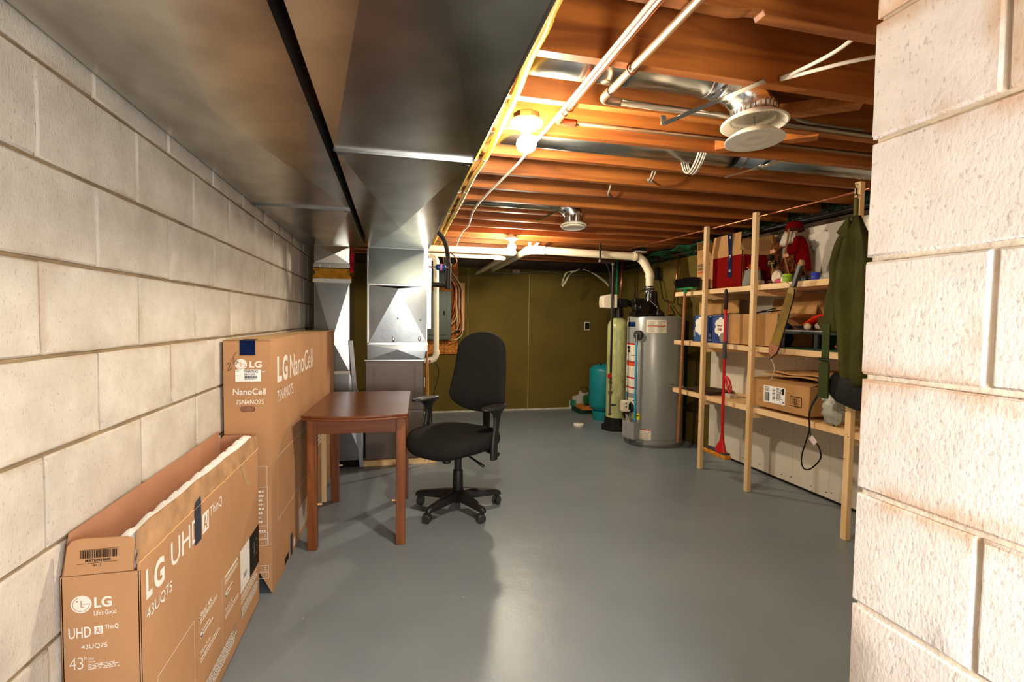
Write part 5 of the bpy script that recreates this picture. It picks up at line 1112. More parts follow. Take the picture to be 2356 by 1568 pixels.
mb = MB(); mb.ball((2.55, 2.845, zt+.018), (.02, .036, .018), 14); mb.build('body', M('pink_plastic', (206, 70, 96), .5), t, True, smooth=True)
mb = MB(); mb.ball((2.55, 2.80, zt+.026), (.02, .022, .022), 14); mb.tube([(2.54, 2.795+.018*math.cos(a), zt+.034+.018*math.sin(a)) for a in [PI*k/8 for k in range(9)]], .0016, 5, mat=m_white); mb.build('cap', M('dark_red_plastic', (140, 16, 16), .5), t, True, smooth=True)
def spool(label, y, x, r, h, col, col2):
    t = thing('tape_spool', label, 'spool', (x, y, zt), group='spools and tins on the top shelf')
    mb = MB(); mb.lathe([(0, 0), (r, 0), (r, .004), (r*.95, .006), (r*.95, h-.006), (r, h-.004), (r, h), (0, h)], (0, 0, 0), 24); mb.build('drum', M(col2+'_plastic', col, .4), t, smooth=40)
    mb = MB()
    for k in range(4): mb.lathe([(r*.96, h*(.25+.15*k)), (r*.99, h*(.28+.15*k)), (r*.96, h*(.31+.15*k))], (0, 0, 0), 24)
    mb.build('winding', M(col2+'_dark', tuple(int(c*.7) for c in col), .5), t, smooth=40)
spool('bright lime green spool on the top shelf before the bearded doll', 2.765, 2.545, .030, .058, (150, 196, 40), 'lime')
spool('dark green tin on the top shelf at the doll feet', 2.69, 2.545, .026, .034, (22, 42, 34), 'dark_green')
spool('second black tin beside the machete grip', 2.635, 2.56, .024, .036, (26, 30, 30), 'charcoal')
spool('bright blue spool right of the machete grip on the top shelf', 2.555, 2.56, .026, .052, (34, 60, 190), 'blue')
mb = MB(); mb.ball((2.59, 2.485, zt+.028), (.03, .05, .028), 14, fn=lambda d: 1+.12*math.sin(8*d.y+5*d.z)); o = mb.build('plastic_bag', M('clear_plastic', (206, 204, 192), .15, alpha=.45), smooth=True, origin=(2.59, 2.485, zt)); tag(o, 'small clear plastic bag right of the blue spool on the top shelf', 'bag')
# bearded doll
t = thing('bearded_doll', 'bearded old man doll in dark red coat and fur holding a staff', 'doll', (2.70, 2.87, zt))
mfur = M('brown_fur', (128, 72, 28), .95, noise=(30, .6), bump=(70, 1., .01)); mred = M('dark_red_velvet', (108, 5, 8), .95, spec=.05, bump=(50, .4, .003)); mskin = M('doll_skin', (222, 170, 136), .6); mbeard = M('grey_white_beard', (212, 204, 186), .95, bump=(80, .8, .004), noise=(20, .2))
dx, dy = 2.70, 2.885
mb = MB(); rings = []
for z, w_, d in ((0, .085, .06), (.02, .09, .065), (.12, .075, .06), (.22, .062, .05), (.28, .05, .042)): rings.append([(dx+d*math.sin(a), dy+w_*math.cos(a)*(1+.04*math.sin(8*a)), zt+z) for a in [2*PI*k/28 for k in range(28)]])
mb.loft(rings); mb.build('robe', M('brown_robe', (92, 52, 26), .95, noise=(9, .4), bump=(40, .5, .004)), t, True, smooth=True)
mb = MB(); rings = []
for z, w_, d in ((.09, .118, .062), (.12, .114, .062), (.20, .100, .058), (.27, .082, .050), (.315, .056, .042), (.33, .035, .03)): rings.append([(dx+.004+d*math.sin(a), dy-.018+w_*math.cos(a), zt+z) for a in [2*PI*k/30 for k in range(30)]])
mb.loft(rings); mb.build('coat', mred, t, True, smooth=True)
R = random.Random(8); mb = MB()
def tuft(c, d, L, w_):
    c = Vector(c); d = Vector(d).normalized(); mb.tube([c, c+d*L*.5, c+d*L], [w_, w_*.8, .001], 5)
for i in range(170):
    f = i/170; y = dy-.135+f*.235; tuft((dx-.045+R.uniform(-.03, .03), y, zt+.10+.02*math.sin(f*9)-.03*(1-f)*0+R.uniform(-.012, .02)), (R.uniform(-.3, .1), R.uniform(-.6, .3) if f < .3 else R.uniform(-.2, .5), -1+.5*R.random()), .045, .006)
for i in range(120):
    z = .12+.16*R.random(); tuft((dx-.052+R.uniform(-.006, .01), dy+.085+R.uniform(-.012, .03), zt+z), (R.uniform(-.5, 0), R.uniform(.1, .9), R.uniform(-.8, .1)), .035, .006)
for i in range(60): tuft((dx-.06, dy-.045+R.uniform(-.025, .025), zt+.17+R.uniform(-.04, .05)), (R.uniform(-.6, -.1), R.uniform(-.4, .4), -.7), .03, .006)
mb.build('fur_trim', mfur, t, True, smooth=True)
mb = MB(); mb.ball((dx-.01, dy+.018, zt+.365), (.040, .042, .045), 18); mb.ball((dx-.052, dy+.020, zt+.362), (.008, .007, .009), 10); mb.ball((dx-.042, dy+.038, zt+.352), (.008, .012, .008), 10); mb.ball((dx-.044, dy+.004, zt+.352), (.008, .012, .008), 10); mb.build('head', mskin, t, True, smooth=True)
mb = MB()
for yy in (.032, .006): mb.ball((dx-.0475, dy+yy, zt+.374), .0035, 8)
mb.build('eyes', m_black, t, True, smooth=True)
mb = MB()
for i in range(260):
    a = R.uniform(-1.3, 1.3); c = Vector((dx-.012-.036*math.cos(a), dy+.018+.044*math.sin(a), zt+.345+R.uniform(-.006, .016))); L = .075*(1-.45*abs(a)/1.3)
    tuft(c, (-.28*math.cos(a), .30*math.sin(a)+R.uniform(-.15, .15)+.1, -1), L+R.uniform(-.01, .02), .006)
for i in range(50): 
    s_ = R.choice((-1, 1)); tuft((dx-.05, dy+.018+s_*.006, zt+.352), (-.2, s_*1., -.45), .04, .004)
mb.build('beard', mbeard, t, True, smooth=True)
mb = MB(); rings = []
for z, w_, d in ((.372, .050, .050), (.385, .058, .056), (.41, .056, .054), (.432, .042, .042), (.442, .015, .015)): rings.append([(dx+.004+d*math.sin(a), dy+.012-.004+w_*math.cos(a), zt+z-.012*math.sin(a)*-1*0) for a in [2*PI*k/26 for k in range(26)]])
mb.loft(rings); mb.build('cap', mred, t, True, smooth=True)
mb = MB(); mb.tube([(dx+.004-.055*math.sin(a)*-1, dy+.010+.058*math.cos(a), zt+.378) for a in [2*PI*k/26 for k in range(26)]], .011, 8, closed=True); mb.build('cap_brim', M('dark_brown_fur', (60, 26, 12), .95, bump=(60, .8, .006)), t, True, smooth=True)
mb = MB(); mb.tube(smooth_path([(dx-.02, dy-.05, zt+.30), (dx-.05, dy-.062, zt+.24), (dx-.075, dy-.045, zt+.205)], 5), [.026]*5+[.024]*5+[.02], 12); mb.build('sleeve', mred, t, True, smooth=True)
mb = MB(); mb.tube(smooth_path([(dx-.02, dy+.06, zt+.30), (dx-.05, dy+.09, zt+.27), (dx-.075, dy+.10, zt+.235)], 5), [.026]*5+[.024]*5+[.02], 12); mb.build('sleeve', mfur, t, True, smooth=True)
for (hx_, hy_, hz) in ((dx-.088, dy-.038, .195), (dx-.086, dy+.085, .238)):
    mb = MB(); mb.ball((hx_, hy_, zt+hz), (.010, .014, .012), 12)
    for k in range(4): mb.tube(smooth_path([(hx_-.004, hy_+.008, zt+hz+.010-.006*k), (hx_-.012, hy_+.018, zt+hz+.009-.006*k), (hx_-.010, hy_+.022-.002*k, zt+hz+.004-.006*k)], 3), .0034, 6)
    mb.tube([(hx_, hy_-.006, zt+hz+.008), (hx_-.008, hy_+.002, zt+hz+.018)], .0036, 6)
    mb.build('hand', mskin, t, True, smooth=True)
mb = MB(); mb.tube(smooth_path([(dx-.10, dy-.10, zt+.0), (dx-.095, dy-.055, zt+.10), (dx-.092, dy-.022, zt+.20), (dx-.09, dy-.040, zt+.30), (dx-.088, dy-.045, zt+.375)], 6), .0065, 10); mb.build('staff', M('driftwood', (150, 102, 58), .8, noise=(20, .3)), t, True, smooth=True)
mb = MB(); mb.ball((dx-.085, dy+.105, zt+.155), (.025, .034, .032), 14, fn=lambda d: 1+.1*math.sin(7*d.z+3*d.y)); mb.ball((dx-.09, dy+.115, zt+.20), (.018, .024, .022), 12); mb.build('pouch', M('black_fur', (30, 24, 20), .8, bump=(40, .8, .006)), t, True, smooth=True)
mb = MB(); c = Vector((dx-.115, dy+.070, zt+.155))
for s_ in (-1, 1): mb.tube(smooth_path([c, c+Vector((-.004, s_*.022, .014)), c+Vector((-.004, s_*.026, -.006)), c], 5), .0018, 5); mb.tube(smooth_path([c, c+Vector((0, s_*.006, -.04)), c+Vector((0, s_*.004, -.085))], 4), .0018, 5)
mb.build('string_bow', M('gold_string', (176, 138, 66), .7), t, True, smooth=True)
# ------------------------------------------------ middle shelf items
zt = 1.038
t = thing('garbage_bag_box', 'blue printed carton with cloud shaped white label on the middle shelf', 'box', (2.6, 3.42, zt))
m_blue = M('blue_carton', (22, 60, 128), .45, noise=(3, .35)); xa, ya, yb = 2.50, 3.29, 3.74; yc = 3.535
mb = MB(); mb.box(xa, xa+.20, ya, yc, zt, zt+.222); mb.build('carton', m_blue, t, True, bevel=.002)
F = Face((xa, 0, 0), (0, -1, 0), (0, 0, 1)); mcl = M('white_cloud', (240, 232, 216), .5); mtx = M('dark_red_letter', (142, 22, 44), .5)
def cloud(mb, cy_, cz, s_, mat):
    R = random.Random(int(cy_*1000)); 
    for a, b, r in ((0, 0, .05), (-.035, .025, .032), (.03, .03, .034), (-.04, -.02, .03), (.038, -.022, .032), (0, .045, .03), (0, -.04, .03)): F.disc(mb, cy_+a*s_, cz+b*s_*1.1, r*s_, mat, 1+R.random()*.5, 20)
mb = MB(); cloud(mb, -3.375, zt+.125, 1.0, mcl); F.text(mb, 'Mega', -3.412, -3.355, zt+.128, zt+.148, .02, mtx, 3); F.text(mb, 'Rolls', -3.405, -3.355, zt+.100, zt+.122, .02, mtx, 3); F.text(mb, '100', -3.525, -3.485, zt+.012, zt+.028, .01, m_white, 3); F.smallprint(mb, -3.52, -3.49, zt+.045, zt+.075, 3, m_white, 3, 2); F.rect(mb, -3.52, -3.49, zt+.205, zt+.212, m_white, 2)
mb.build('printing', parent=t, world=True, recalc=False)
mb = MB(); mb.lathe([(.012, -.004), (.034, -.004), (.040, -.001), (.012, -.001)], (xa, 3.345, zt+.045), 20, 'x'); mb.build('printed_roll', M('grey_roll_print', (140, 134, 118), .6), t, True)
t = thing('garbage_bag_box', 'second blue printed carton, left of the first behind the far upright', 'box', (2.6, 3.64, zt))
mb = MB(); mb.box(xa, xa+.20, yc+.003, yb, zt, zt+.222); mb.build('carton', M('light_blue_carton', (52, 92, 150), .45, noise=(3, .35)), t, True, bevel=.002)
mb = MB(); cloud(mb, -3.64, zt+.13, 1.0, mcl); F.rect(mb, -3.57, -3.545, zt+.19, zt+.215, m_white, 2); F.smallprint(mb, -3.73, -3.70, zt+.04, zt+.10, 5, m_white, 3, 5); F.arc(mb, -3.575, zt+.045, .022, 0, PI*1.6, .007, mcl, 3); F.text(mb, '9', -3.572, -3.556, zt+.005, zt+.03, .02, M('pink_digit', (226, 150, 130), .6), 4)
mb.build('printing', parent=t, world=True, recalc=False)
mb = MB()
def crump(x, y): return .006+.010*abs(mnoise.noise(Vector((x*22, y*22, 3))))+.006*mnoise.noise(Vector((x*50, y*50, 1)))
g_ = lambda a, b: Vector((2.50+.22*a, 3.08+.44*b, zt+.224+crump(2.5+.22*a, 3.1+.44*b)*(1-abs(2*a-1)**4)*(1-abs(2*b-1)**4)+.003))
mb.grid(g_, 20, 40); o = mb.build('plastic_sheet', M('black_plastic_sheet', (44, 44, 46), .2), smooth=True, origin=(2.6, 3.3, zt+.22), solid=.001); tag(o, 'crumpled dark plastic sheet lying on the blue cartons', 'plastic sheet')
o = MB().box(2.70, 2.705, 3.42, 3.95, zt, zt+.36).build('cardboard_sheet', m_card_d, origin=(2.7, 3.7, zt)); tag(o, 'plain brown cardboard sheet standing behind the blue cartons', 'cardboard')
t = thing('cardboard_box', 'plain open cardboard box beside the blue cartons on the middle shelf', 'box', (2.62, 3.04, zt))
xa, xb, ya, yb, hz = 2.50, 2.79, 2.785, 3.285, 1.268
mb = MB(); mb.box(xa, xb, ya, yb, zt, zt+.006); mb.box(xa, xa+.004, ya, yb, zt, hz); mb.box(xb-.004, xb, ya, yb, zt, hz); mb.box(xa, xb, ya, ya+.004, zt, hz); mb.box(xa, xb, yb-.004, yb, zt, hz); mb.build('carton', m_card_d, t, True, bevel=.001)
mb = MB(); mb.add([(xb, ya-.02, hz), (xb, yb-.1, hz), (xb+.05, yb-.08, hz+.115), (xb+.05, ya+.02, hz+.125)], [(0, 1, 2, 3)]); mb.build('flap', m_card_d, t, True, solid=.004)
mb = MB(); mb.add([(xa+.02, ya, hz), (xb, ya, hz), (xb, ya-.10, hz-.02), (xa+.05, ya-.06, hz-.03)], [(0, 1, 2, 3)]); mb.build('flap', m_card_d, t, True, solid=.004)
mb = MB(); mb.add([(xb+.02, 2.62, zt), (xb+.02, 2.95, zt), (xb+.04, 2.93, 1.42), (xb+.04, 2.70, 1.41), (xb+.03, 2.60, 1.25)], [(0, 1, 2, 3, 4)]); o = mb.build('cardboard_sheet', m_card_d, solid=.005, origin=None); tag(o, 'yellowish cardboard sheet leaning on the drywall behind the machete', 'cardboard')
mb = MB(); mb.tube([(xa+.02, 3.02, hz+.006), (xa+.03, 2.84, hz+.035)], .004, 6); mb.tube([(xa+.02, 3.05, hz+.004), (xa+.05, 2.80, hz+.022)], .004, 6); o = mb.build('black_rod', m_black, origin=(2.53, 2.95, hz)); tag(o, 'thin black rods lying across the plain open box', 'rod')
# clutter right of it: dark tool tray with things on top
t = thing('tool_tray', 'dark green and black plastic tray on the middle shelf right of the machete', 'tray', (2.62, 2.50, zt))
xa, xb, ya, yb = 2.50, 2.80, 2.30, 2.745; mdg = M('dark_green_black_plastic', (24, 34, 32), .35)
mb = MB(); mb.box(xa, xb, ya, yb, zt+.112, zt+.122); mb.build('top_tray', M('grey_tray_top', (150, 150, 150), .35), t, True, bevel=.003)
mb = MB(); mb.box(xa, xb, ya, yb, zt+.095, zt+.112); mb.build('rim', mdg, t, True, bevel=.003)
for y in (2.478, 2.32, 2.735): mb = MB(); mb.box(xa, xa+.02, y-.016, y+.012, zt, zt+.095); mb.build('post', mdg, t, True, bevel=.003)
mb = MB(); mb.box(xb-.02, xb, ya, yb, zt, zt+.095); mb.box(xa, xb, ya, yb, zt, zt+.008); mb.build('back_panel', M('deep_green_plastic', (14, 62, 30), .4), t, True)
o = MB().ball((2.62, 2.37, zt+.028), (.07, .06, .02), 14).build('orange_sack', M('orange_brown_cloth', (150, 76, 26), .8), smooth=True, origin=(2.62, 2.37, zt)); tag(o, 'orange brown rounded bundle stored inside the dark tray', 'bundle')
zz = zt+.123
mb = MB(); mb.ball((2.56, 2.78, zt+.085), (.05, .045, .085), 14, fn=lambda d: 1+.1*math.sin(5*d.z+4*d.y)); o = mb.build('navy_pouch', M('navy_cloth', (22, 34, 74), .8, bump=(30, .5, .006)), smooth=True, origin=(2.56, 2.78, zt)); tag(o, 'dark navy cloth pouch left of the dark tray behind the machete', 'pouch')
mb = MB(); mb.lathe([(0, 0), (.012, .002), (.05, .012), (.07, .02), (.072, .026), (.05, .018), (0, .006)], (2.57, 2.625, zz), 24); o = mb.build('black_bowl', m_black, smooth=40, origin=(2.57, 2.625, zz)); tag(o, 'shallow black dish on the tray behind the machete', 'dish')
t = thing('baseball_cap', 'bright orange cap piled on top of the clutter on the middle shelf', 'cap', (2.64, 2.50, 1.25))
mor = M('blaze_orange', (255, 62, 16), .75, bump=(30, .4, .004))
mb = MB(); mb.ball((2.64, 2.455, 1.235), (.075, .070, .085), 24, fn=lambda d: 1+.05*math.sin(6*d.y+2*d.z)); mb.build('crown', mor, t, True, smooth=True)
mb = MB(); rings = []
for y, z, w_ in ((2.50, 1.245, .055), (2.55, 1.235, .05), (2.60, 1.215, .04), (2.66, 1.19, .02)): rings.append([(2.60+w_*math.cos(a), y, z+.010*math.sin(a)-.2*w_*math.cos(a)) for a in [2*PI*k/18 for k in range(18)]])
mb.loft(rings); mb.build('peak', mor, t, True, smooth=50)
for y, x, r, c, n_ in ((2.585, 2.54, .020, (188, 160, 100), 'ochre'), (2.56, 2.52, .022, (206, 190, 156), 'cream')):
    o = MB().ball((x, y, zz+r), r, 16).build('wooden_ball', M(n_+'_ball', c, .5), smooth=True, origin=(x, y, zz)); tag(o, ('yellowish' if n_ == 'ochre' else 'pale cream')+' ball resting on the tray under the orange cap', 'ball')
mb = MB(); rings = []
for i, (y, r) in enumerate(((2.525, .024), (2.50, .030), (2.46, .036), (2.41, .036), (2.37, .03))): rings.append([(2.56+r*math.cos(a), y, zz+.026+.8*r*math.sin(a)*(1+.1*math.sin(5*a+i))) for a in [2*PI*k/20 for k in range(20)]])
mb.loft(rings); o = mb.build('plastic_bag', M('milky_plastic', (196, 186, 166), .35), smooth=True, origin=(2.56, 2.44, zz)); tag(o, 'rolled milky plastic bag lying on the dark tray', 'bag')
mb = MB(); mb.lathe([(.032, -.02), (.048, -.02), (.048, .02), (.032, .02), (.032, -.02)], (2.53, 2.355, zz+.046), 28, 'x'); o = mb.build('tape_roll', M('masking_tape', (216, 184, 124), .6), smooth=40, origin=(2.53, 2.355, zz)); tag(o, 'roll of tan masking tape standing on the dark tray', 'tape')
o = MB().obox((2.60, 2.385, zz+.098), (.12, .13, .036), (0.10, 0, .2)).build('yellow_sponge', M('yellow_foam', (226, 164, 52), .9, bump=(70, .5, .003)), bevel=.008, origin=(2.6, 2.385, zz+.08)); tag(o, 'thick yellow sponge block on top of the pile right of the orange cap', 'sponge')
o = MB().obox((2.64, 2.37, zz+.124), (.14, .12, .008), (0.08, 0, .1)).build('dark_board', m_black, bevel=.002, origin=(2.64, 2.37, zz+.12)); tag(o, 'thin dark flat plate lying on the yellow sponge', 'plate')
t = thing('white_carton', 'narrow white carton standing at the end of the middle shelf behind the strap', 'carton', (2.52, 2.235, zt))
mb = MB(); mb.box(2.49, 2.55, 2.215, 2.262, zt, zt+.165); mb.build('carton', M('cream_card', (226, 214, 178), .6), t, True, bevel=.002)
mb = MB(); mb.box(2.488, 2.552, 2.213, 2.264, zt+.165, zt+.190); mb.build('lid', m_vent, t, True, bevel=.002)
# ------------------------------------------------ low shelf items
zt = .607
t = thing('shipping_box', 'closed cardboard shipping box with white address label on the low shelf', 'box', (2.62, 2.74, zt), rot=(math.radians(0), 0, 0))
xa, xb, ya, yb = 2.47, 2.75, 2.475, 2.985
mb = MB(); mb.box(xa, xb, ya, yb, zt+.022, .812); mb.build('carton', m_card_d, t, True, bevel=.003)
for pr in ([(xa, ya, .812), (xa, yb, .812), (xa+.13, yb-.01, .828), (xa+.13, ya+.02, .83)], [(xb, ya, .812), (xb, yb, .812), (xb-.14, yb-.02, .85), (xb-.14, ya+.02, .84)]):
    mb = MB(); mb.add(pr, [(0, 1, 2, 3)]); mb.build('top_flap', m_card_d, t, True, solid=.004)
F = Face((xa, 0, 0), (0, -1, 0), (0, 0, 1)); mb = MB()
F.rect(mb, -2.855, -2.665, .668, .780, M('white_label', (246, 244, 240), .5))
F.barcode(mb, -2.845, -2.80, .675, .735, m_black, 2, 3, 10); 
R = random.Random(12)
for i in range(9): F.line(mb, (-2.775, .690+.009*i), (-2.752, .690+.009*i), .0045 if i % 3 else .002, m_black, 2)
F.smallprint(mb, -2.845, -2.80, .742, .775, 5, m_black, 2, 4); F.smallprint(mb, -2.74, -2.68, .69, .775, 11, m_black, 2, 5, .5); F.rect(mb, -2.69, -2.675, .735, .775, m_black, 2); F.text(mb, 'P', -2.69, -2.672, .672, .69, .03, m_black, 2)
mb.build('address_label', parent=t, world=True, recalc=False, label='white label with black bars')
mb = MB(); F.rect(mb, -2.625, -2.530, .675, .740, m_black); F.rect(mb, -2.620, -2.535, .680, .735, m_card_d, 2); F.barcode(mb, -2.61, -2.545, .685, .730, M('dark_brown_print', (90, 56, 34), .7), 3, 6, 8)
mb.build('printed_square', parent=t, world=True, recalc=False)
mb = MB(); F.arc(mb, -2.885, .675, .018, 0, 2*PI, .002, M('pencil', (110, 80, 56), .8), 1, sy=.8); F.text(mb, '11', -2.892, -2.878, .669, .681, 0, M('pencil', (110, 80, 56), .8)); F.text(mb, '2', -2.90, -2.885, .728, .762, 0, M('pencil', (110, 80, 56), .8))
mb.build('handwriting', parent=t, world=True, recalc=False)
for i, (q, lab) in enumerate((([(2.50, 2.46), (2.52, 2.90), (2.78, 2.92), (2.80, 2.44)], 'flattened cardboard sheet lying lowest on the shipping box'), ([(2.54, 2.42), (2.53, 2.84), (2.80, 2.86), (2.80, 2.40)], 'flattened cardboard sheet topmost on the shipping box'))):
    z = .856+.014*i; mb = MB(); mb.grid(lambda a, b: Vector((q[0][0]+(q[3][0]-q[0][0])*a, q[0][1]+(q[1][1]-q[0][1])*b, z+.03*math.sin(PI*b)*(i*.8)*a+.006*math.sin(b*7))), 6, 12); o = mb.build('cardboard_sheet', m_card_d, smooth=True, solid=.006, origin=(2.65, 2.65, z)); tag(o, lab, 'cardboard')
mb = MB()
def bagfn(d): return 1+.30*abs(mnoise.noise(d*2.2))+.16*abs(mnoise.noise(d*5))-.08*abs(mnoise.noise(d*11))-.05
mb.ball((2.505, 2.33, .70), (.05, .066, .088), 44, fn=bagfn); mb.tube(smooth_path([(2.50, 2.37, .75), (2.50, 2.40, .80), (2.50, 2.395, .85)], 5), [.04]*5+[.028]*5+[.018], 12, flat=.4); o = mb.build('plastic_bag', M('grey_carrier_bag', (168, 170, 158), .3, bump=(10, 1., .03)), smooth=True, origin=(2.505, 2.33, .61)); tag(o, 'crumpled grey plastic carrier bag hanging over the end of the low shelf', 'bag')
mb = MB(); P = smooth_path([(2.47, 2.40, .79), (2.43, 2.42, .70), (2.415, 2.415, .62), (2.415, 2.40, .54), (2.415, 2.36, .50)], 6); mb.tube(P, .004, 8)
P2 = smooth_path([(2.47, 2.41, .79), (2.43, 2.43, .68), (2.415, 2.41, .58), (2.415, 2.43, .50), (2.415, 2.455, .42), (2.415, 2.46, .36), (2.415, 2.435, .325), (2.415, 2.385, .345), (2.415, 2.325, .42), (2.415, 2.335, .475), (2.415, 2.365, .51)], 6); mb.tube(P2, .0042, 8)
o = mb.build('power_cable', m_black, smooth=True, origin=(2.43, 2.4, .6)); tag(o, 'black cord hanging in a loop below the low shelf', 'cord')
o = MB().obox((2.408, 2.375, .515), (.002, .05, .035), (math.radians(40), 0, 0)).build('cord_tag', M('pink_white_tag', (226, 204, 202), .5), origin=(2.408, 2.375, .515)); tag(o, 'pinkish paper tag wrapped on the hanging black cord', 'tag')
mb = MB()
for i in range(3): mb.obox((2.62, 3.70-.02*i, zt+.007+.009*i), (.24, .42-.05*i, .006), (0, 0, .1*i))
o = mb.build('cardboard_sheets', M('dark_brown_board', (74, 56, 38), .8), origin=(2.62, 3.7, zt)); tag(o, 'dark brown flat boards lying on the far end of the low shelf', 'board')
o = MB().tube([(2.45, 3.98, zt+.03), (2.55, 3.75, zt+.012)], .004, 8).build('metal_rod', m_galv_b, smooth=True, origin=(2.5, 3.8, zt)); tag(o, 'thin metal rod poking out over the far end of the low shelf', 'rod')
o = MB().obox((2.60, 3.38, zt+.014), (.06, .11, .028)).build('clear_case', M('clear_case_plastic', (226, 214, 190), .2, alpha=.6), bevel=.004, origin=(2.6, 3.38, zt)); tag(o, 'small clear plastic case on the low shelf behind the mop', 'case')
# olive board offcut behind the shelving and dark flue on the wall
t = thing('vertical_duct', 'small white round pipe on the drywall behind the green coat', 'pipe', (2.8, 2.42, 1.5))
mb = MB(); mb.tube([(2.82, 2.40, 1.45), (2.82, 2.40, 1.84)], .045, 20); mb.build('pipe', m_vent, t, True, smooth=40)
# ================================================================ WATER HEATER -----------------------------------------
hc = Vector((2.542, 4.429, 0)); hr = .277
t = thing('water_heater', 'tall silver grey water heater with warning labels in the back corner', 'water heater', hc)
m_wh = M('silver_grey_enamel', (140, 143, 140), .3, .1)
mb = MB(); mb.lathe([(0, .03), (hr, .03), (hr, 1.235), (hr-.006, 1.247), (hr-.03, 1.252), (0, 1.256)], (0, 0, 0), 72); mb.build('tank_jacket', m_wh, t, smooth=40)
mb = MB(); mb.lathe([(0, 0), (hr+.006, 0), (hr+.008, .004), (hr+.008, .026), (hr, .034), (0, .034)], (0, 0, 0), 72); mb.build('base_ring', M('grey_base', (112, 112, 110), .4, .3), t, smooth=40)
mb = MB(); mb.lathe([(hr+.0015, .075), (hr+.0015, .078)], (0, 0, 0), 72); mb.build('seam_line', m_galv, t, smooth=True)
def cyl(mb, a0, a1, z0, z1, mat, k=1., n=12, r=None):
    r = (r or hr)+.0008*k; vs = []
    for i in range(n+1):
        a = math.radians(a0+(a1-a0)*i/n); vs += [(r*math.cos(a), r*math.sin(a), z0), (r*math.cos(a), r*math.sin(a), z1)]
    mb.add(vs, [(2*i, 2*i+2, 2*i+3, 2*i+1) for i in range(n)], mat)
def px(x): return -120+math.degrees(math.asin(max(-.999, min(.999, (x-1501.5)/66.5))))
def pz(y): return (1030-y)/302*1.25
ml = M('cream_label', (232, 222, 200), .5); mrl = M('label_red', (178, 30, 34), .5); mol = M('label_orange', (206, 86, 40), .5); mgy = M('label_grey', (168, 164, 154), .6)
def lines(mb, xa, xb, ya, yb, n, seed):
    R = random.Random(seed)
    for i in range(n):
        y = ya+(yb-ya)*(i+.5)/n; cyl(mb, px(xa), px(xa+(xb-xa)*R.uniform(.6, 1)), pz(y+.5), pz(y-.5), mgy, 2.5, 6)
mb = MB(); cyl(mb, px(1481), px(1525), pz(765), pz(736), ml); cyl(mb, px(1483), px(1523), pz(750.5), pz(748.5), mrl, 2.5); lines(mb, 1484, 1502, 738, 748, 5, 1); lines(mb, 1505, 1522, 738, 748, 5, 2); lines(mb, 1484, 1502, 752, 764, 5, 3); lines(mb, 1505, 1522, 752, 764, 5, 4); mb.build('label', parent=t, recalc=False, label='cream label near the top')
mb = MB(); cyl(mb, px(1436), px(1464), pz(909), pz(791), ml)
for y0, y1, m_ in ((791, 795, mrl), (834, 838, mrl), (838, 845, mol), (871, 875, mrl), (894, 898, mrl)): cyl(mb, px(1436.5), px(1463.5), pz(y1), pz(y0), m_, 2)
for y in (820, 833): cyl(mb, px(1436.5), px(1463.5), pz(y+.6), pz(y-.6), m_black, 2)
for k, (ya, yb) in enumerate(((797, 818), (822, 832), (847, 870), (877, 893), (900, 908))): lines(mb, 1439, 1449, ya, yb, max(2, int((yb-ya)/3)), 10+k); lines(mb, 1452, 1462, ya, yb, max(2, int((yb-ya)/3)), 20+k)
cyl(mb, px(1438), px(1444), pz(805), pz(799), m_black, 3); cyl(mb, px(1440), px(1445), pz(813), pz(807), m_black, 3)
mb.build('label', parent=t, recalc=False, label='tall red and white warning label')
mb = MB(); cyl(mb, px(1438), px(1456), pz(752), pz(741), m_navy, 2); cyl(mb, px(1435.5), px(1440), pz(749), pz(739), ml, 1); mb.build('brand_badge', parent=t, recalc=False, label='navy badge near the top edge')
mb = MB(); cyl(mb, px(1442), px(1461), pz(945), pz(921), ml); lines(mb, 1444, 1456, 924, 944, 7, 31); cyl(mb, px(1454), px(1459), pz(927), pz(924), m_black, 3); mb.build('label', parent=t, recalc=False, label='small cream square label')
mb = MB(); cyl(mb, px(1454), px(1471), pz(969), pz(954), M('label_yellow', (228, 220, 40), .5)); cyl(mb, px(1457), px(1469), pz(960.5), pz(958.5), m_black, 2); mb.build('label', parent=t, recalc=False, label='yellow energy label')
mb = MB(); cyl(mb, px(1456), px(1497), pz(1013), pz(988), ml); cyl(mb, px(1457), px(1496), pz(991), pz(988.5), mrl, 2); lines(mb, 1463, 1478, 993, 1011, 6, 41); lines(mb, 1481, 1495, 993, 1011, 6, 42); cyl(mb, px(1458), px(1461), pz(998), pz(994), m_black, 3); cyl(mb, px(1458), px(1461), pz(1007), pz(1003), m_black, 3); mb.build('label', parent=t, recalc=False, label='cream label near the base')
mb = MB(); cyl(mb, px(1437), px(1441), pz(920), pz(909), M('label_blue', (48, 140, 200), .5)); mb.build('label', parent=t, recalc=False, label='small blue sticker')
def onside(a, z, r=None): a = math.radians(a); r = r or hr; return Vector((r*math.cos(a), r*math.sin(a), z))
a1 = px(1466); p = onside(a1, pz(771)); n_ = onside(a1, 0, 1)
mb = MB(); 
mb.tube([p, p+n_*.035], .045, 24); mb.build('valve_boot', M('dark_rubber', (52, 50, 46), .7), t, smooth=40)
mb = MB(); q = p+n_*.045; mb.ball(q, .016, 12); mb.tube([q, q+Vector((0, 0, -.07))], .011, 12); mb.build('relief_valve', m_galv_b, t, smooth=40)
mb = MB(); q2 = q+Vector((0, 0, -.07)); mb.tube([q2, Vector((q2.x, q2.y, .245))], .011, 14); mb.build('discharge_pipe', M('sky_blue_pipe', (40, 150, 196), .4), t, smooth=40)
